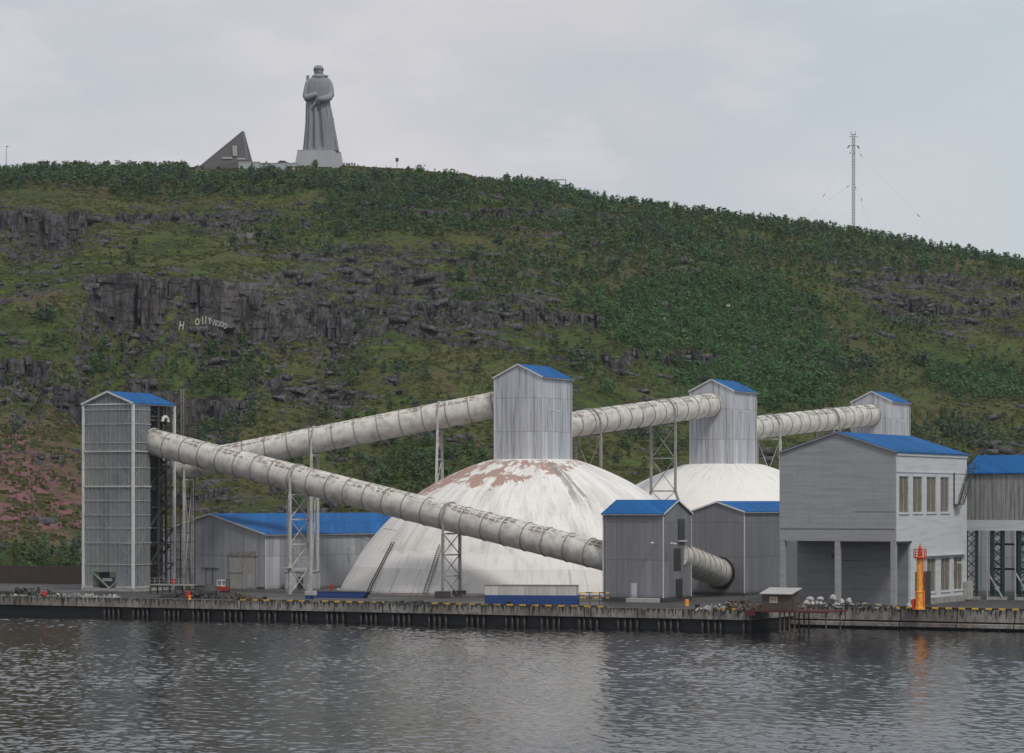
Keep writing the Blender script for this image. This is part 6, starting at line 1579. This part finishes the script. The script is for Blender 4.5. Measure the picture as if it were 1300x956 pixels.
BP = [(132,444,3.6,'tilted dark slab boulder on the grass below the dark cliff'),(298,455,3.4,'long tipped slab lying below the white letters'),(245,443,3.0,'flat dark boulder under the white letters'),(290,432,3.4,'pointed triangular boulder at the foot of the cliff right of the letters'),
      (203,415,2.8,'pale reddish boulder at the middle of the cliff foot'),(210,440,2.0,'low dark slab left of the flat boulder'),(172,430,2.4,'dark slab on the grass below the cliff'),(282,465,1.7,'small dark boulder below the long tipped slab'),
      (872,336,4.2,'dark boulder alone in the scrub high on the right slope'),(97,338,2.2,'pale boulder on the grass at the upper left'),(385,505,4.0,'broad dark boulder above the rising rear tube'),(355,508,3.0,'dark boulder left of the broad boulder above the rear tube'),
      (506,500,2.2,'boulder resting against the sky side of the rear tube'),(585,545,2.6,'dark boulder on the slope between the rear tube and the worn dome tower'),(340,475,2.6,'dark boulder high above the rear tube'),(415,478,2.6,'dark boulder above the middle of the rear tube'),
      (105,340,1.6,'dark boulder beside the pale one at the upper left'),(56,366,1.8,'small pale boulder on the left slope'),(820,500,2.6,'dark boulder above the left ringed tube'),(960,515,3.0,'boulder between the two ringed tubes, by the middle tower'),
      (1010,470,2.6,'boulder in the clearing above the right ringed tube'),(1090,350,2.4,'boulder at the left of the right hand scree'),(1180,395,2.6,'boulder in the middle of the right hand scree'),(1245,350,2.6,'boulder high in the right hand scree')]
for q, (px, py, s, lb) in enumerate(BP):
    p = onhill(px, py); k = p.y/760*.8; inst(rocks[q % 8], 'boulder', (p.x, p.y+s*.3*k, float(terr(p.x, p.y+s*.3*k))+s*.16*k), (s*k*.95, s*k*.7, s*k*.62), (random.uniform(-.25,.25), random.uniform(-.25,.25), q*1.7), label=lb, cat='boulder')

# ------------------------------------------------------------------ sky, sun, air, camera
w = bpy.data.worlds.new('World'); scene.world = w; w.use_nodes = True; nt = w.node_tree; nt.nodes.clear()
EL, AZ = R(52), R(150)                    # sun direction: behind the camera, to the right
sky = nt.nodes.new('ShaderNodeTexSky'); sky.sky_type = 'NISHITA'; sky.sun_disc = False; sky.sun_elevation = EL; sky.sun_rotation = AZ
tc = nt.nodes.new('ShaderNodeTexCoord'); mp = nt.nodes.new('ShaderNodeMapping'); mp.inputs['Scale'].default_value = (1,1,2.2); nt.links.new(tc.outputs['Generated'], mp.inputs[0])
def wn(scale, det, rough, dist=0, sd=0):
    n_ = nt.nodes.new('ShaderNodeTexNoise'); n_.inputs['Scale'].default_value = scale; n_.inputs['Detail'].default_value = det; n_.inputs['Roughness'].default_value = rough; n_.inputs['Distortion'].default_value = dist
    nt.links.new(mp.outputs[0], n_.inputs['Vector']); return n_.outputs[0]
def wr(v, a, b, c=0, d=1):
    n_ = nt.nodes.new('ShaderNodeMapRange'); n_.interpolation_type = 'SMOOTHSTEP'; nt.links.new(v, n_.inputs[0])
    for i, x in enumerate((a, b, c, d)): n_.inputs[i+1].default_value = x
    return n_.outputs[0]
def wm(f, a, b):
    n_ = nt.nodes.new('ShaderNodeMix'); n_.data_type = 'RGBA'
    for s, v in ((n_.inputs[0], f), (n_.inputs[6], a), (n_.inputs[7], b)):
        if isinstance(v, bpy.types.NodeSocket): nt.links.new(v, s)
        else: s.default_value = v if not isinstance(v, tuple) else (*v, 1)
    return n_.outputs[2]
CLOUD = 4.85
n1 = wn(7.0, 6, .5, .3); n2 = wn(22, 5, .55); n3 = wn(2.2, 3, .5)
c = wm(wr(n1, .36, .62), (.90*CLOUD, .93*CLOUD, .995*CLOUD), (1.06*CLOUD, 1.02*CLOUD, 1.06*CLOUD))
c = wm(wr(n2, .48, .70, 0, .5), c, (1.17*CLOUD, 1.13*CLOUD, 1.15*CLOUD))
sx_ = nt.nodes.new('ShaderNodeSeparateXYZ'); nt.links.new(tc.outputs['Generated'], sx_.inputs[0])
c = wm(wr(sx_.outputs[0], .02, .20, 0, .7), c, (.86*CLOUD, .99*CLOUD, 1.06*CLOUD))      # cooler cloud to the right
c = wm(wr(sx_.outputs[2], .12, .30, 0, .35), c, (.80*CLOUD, .85*CLOUD, .92*CLOUD))
c = wm(.93, sky.outputs[0], c)
bg = nt.nodes.new('ShaderNodeBackground'); bg.inputs[1].default_value = .1; nt.links.new(c, bg.inputs[0])
ow = nt.nodes.new('ShaderNodeOutputWorld'); nt.links.new(bg.outputs[0], ow.inputs[0])
sl = bpy.data.lights.new('sun', 'SUN'); sl.energy = 1.5; sl.angle = R(11); sl.color = (1, .96, .90); so = bpy.data.objects.new('sun', sl); C.objects.link(so)
# sun vector: towards the sun = (sin az, cos az) horizontally measured from +Y
sv = Vector((math.sin(AZ)*math.cos(EL), math.cos(AZ)*math.cos(EL), math.sin(EL))); so.rotation_euler = sv.to_track_quat('Z', 'Y').to_euler()

t = NT('haze_air'); pv = t.n('VolumePrincipled'); pv.inputs['Color'].default_value = (.80,.86,.92,1); pv.inputs['Density'].default_value = .000038; pv.inputs['Anisotropy'].default_value = .2; t.t.links.new(pv.outputs[0], t.out.inputs[1])
m = MB(); m.box((-920,-90,-80),(920,2400,225)); hz = m.build('haze', t.m, None); tag(hz, kind='stuff')

cam = bpy.data.cameras.new('camera'); co = bpy.data.objects.new('camera', cam); C.objects.link(co); scene.camera = co
cam.sensor_fit = 'HORIZONTAL'; cam.sensor_width = 36; cam.lens = 36*F/1300; cam.shift_y = (YH-478)/1300; cam.clip_start = 1; cam.clip_end = 6000
co.location = (0,0,HC); co.rotation_euler = (R(90),0,0)
scene.render.engine = 'CYCLES'; scene.view_settings.view_transform = 'Standard'; scene.view_settings.look = 'None'; scene.view_settings.gamma = 1; scene.view_settings.exposure = .36
scene.cycles.max_bounces = 5; scene.cycles.transparent_max_bounces = 12; scene.cycles.volume_bounces = 0; scene.cycles.diffuse_bounces = 2
scene.render.resolution_x = 1024; scene.render.resolution_y = 753
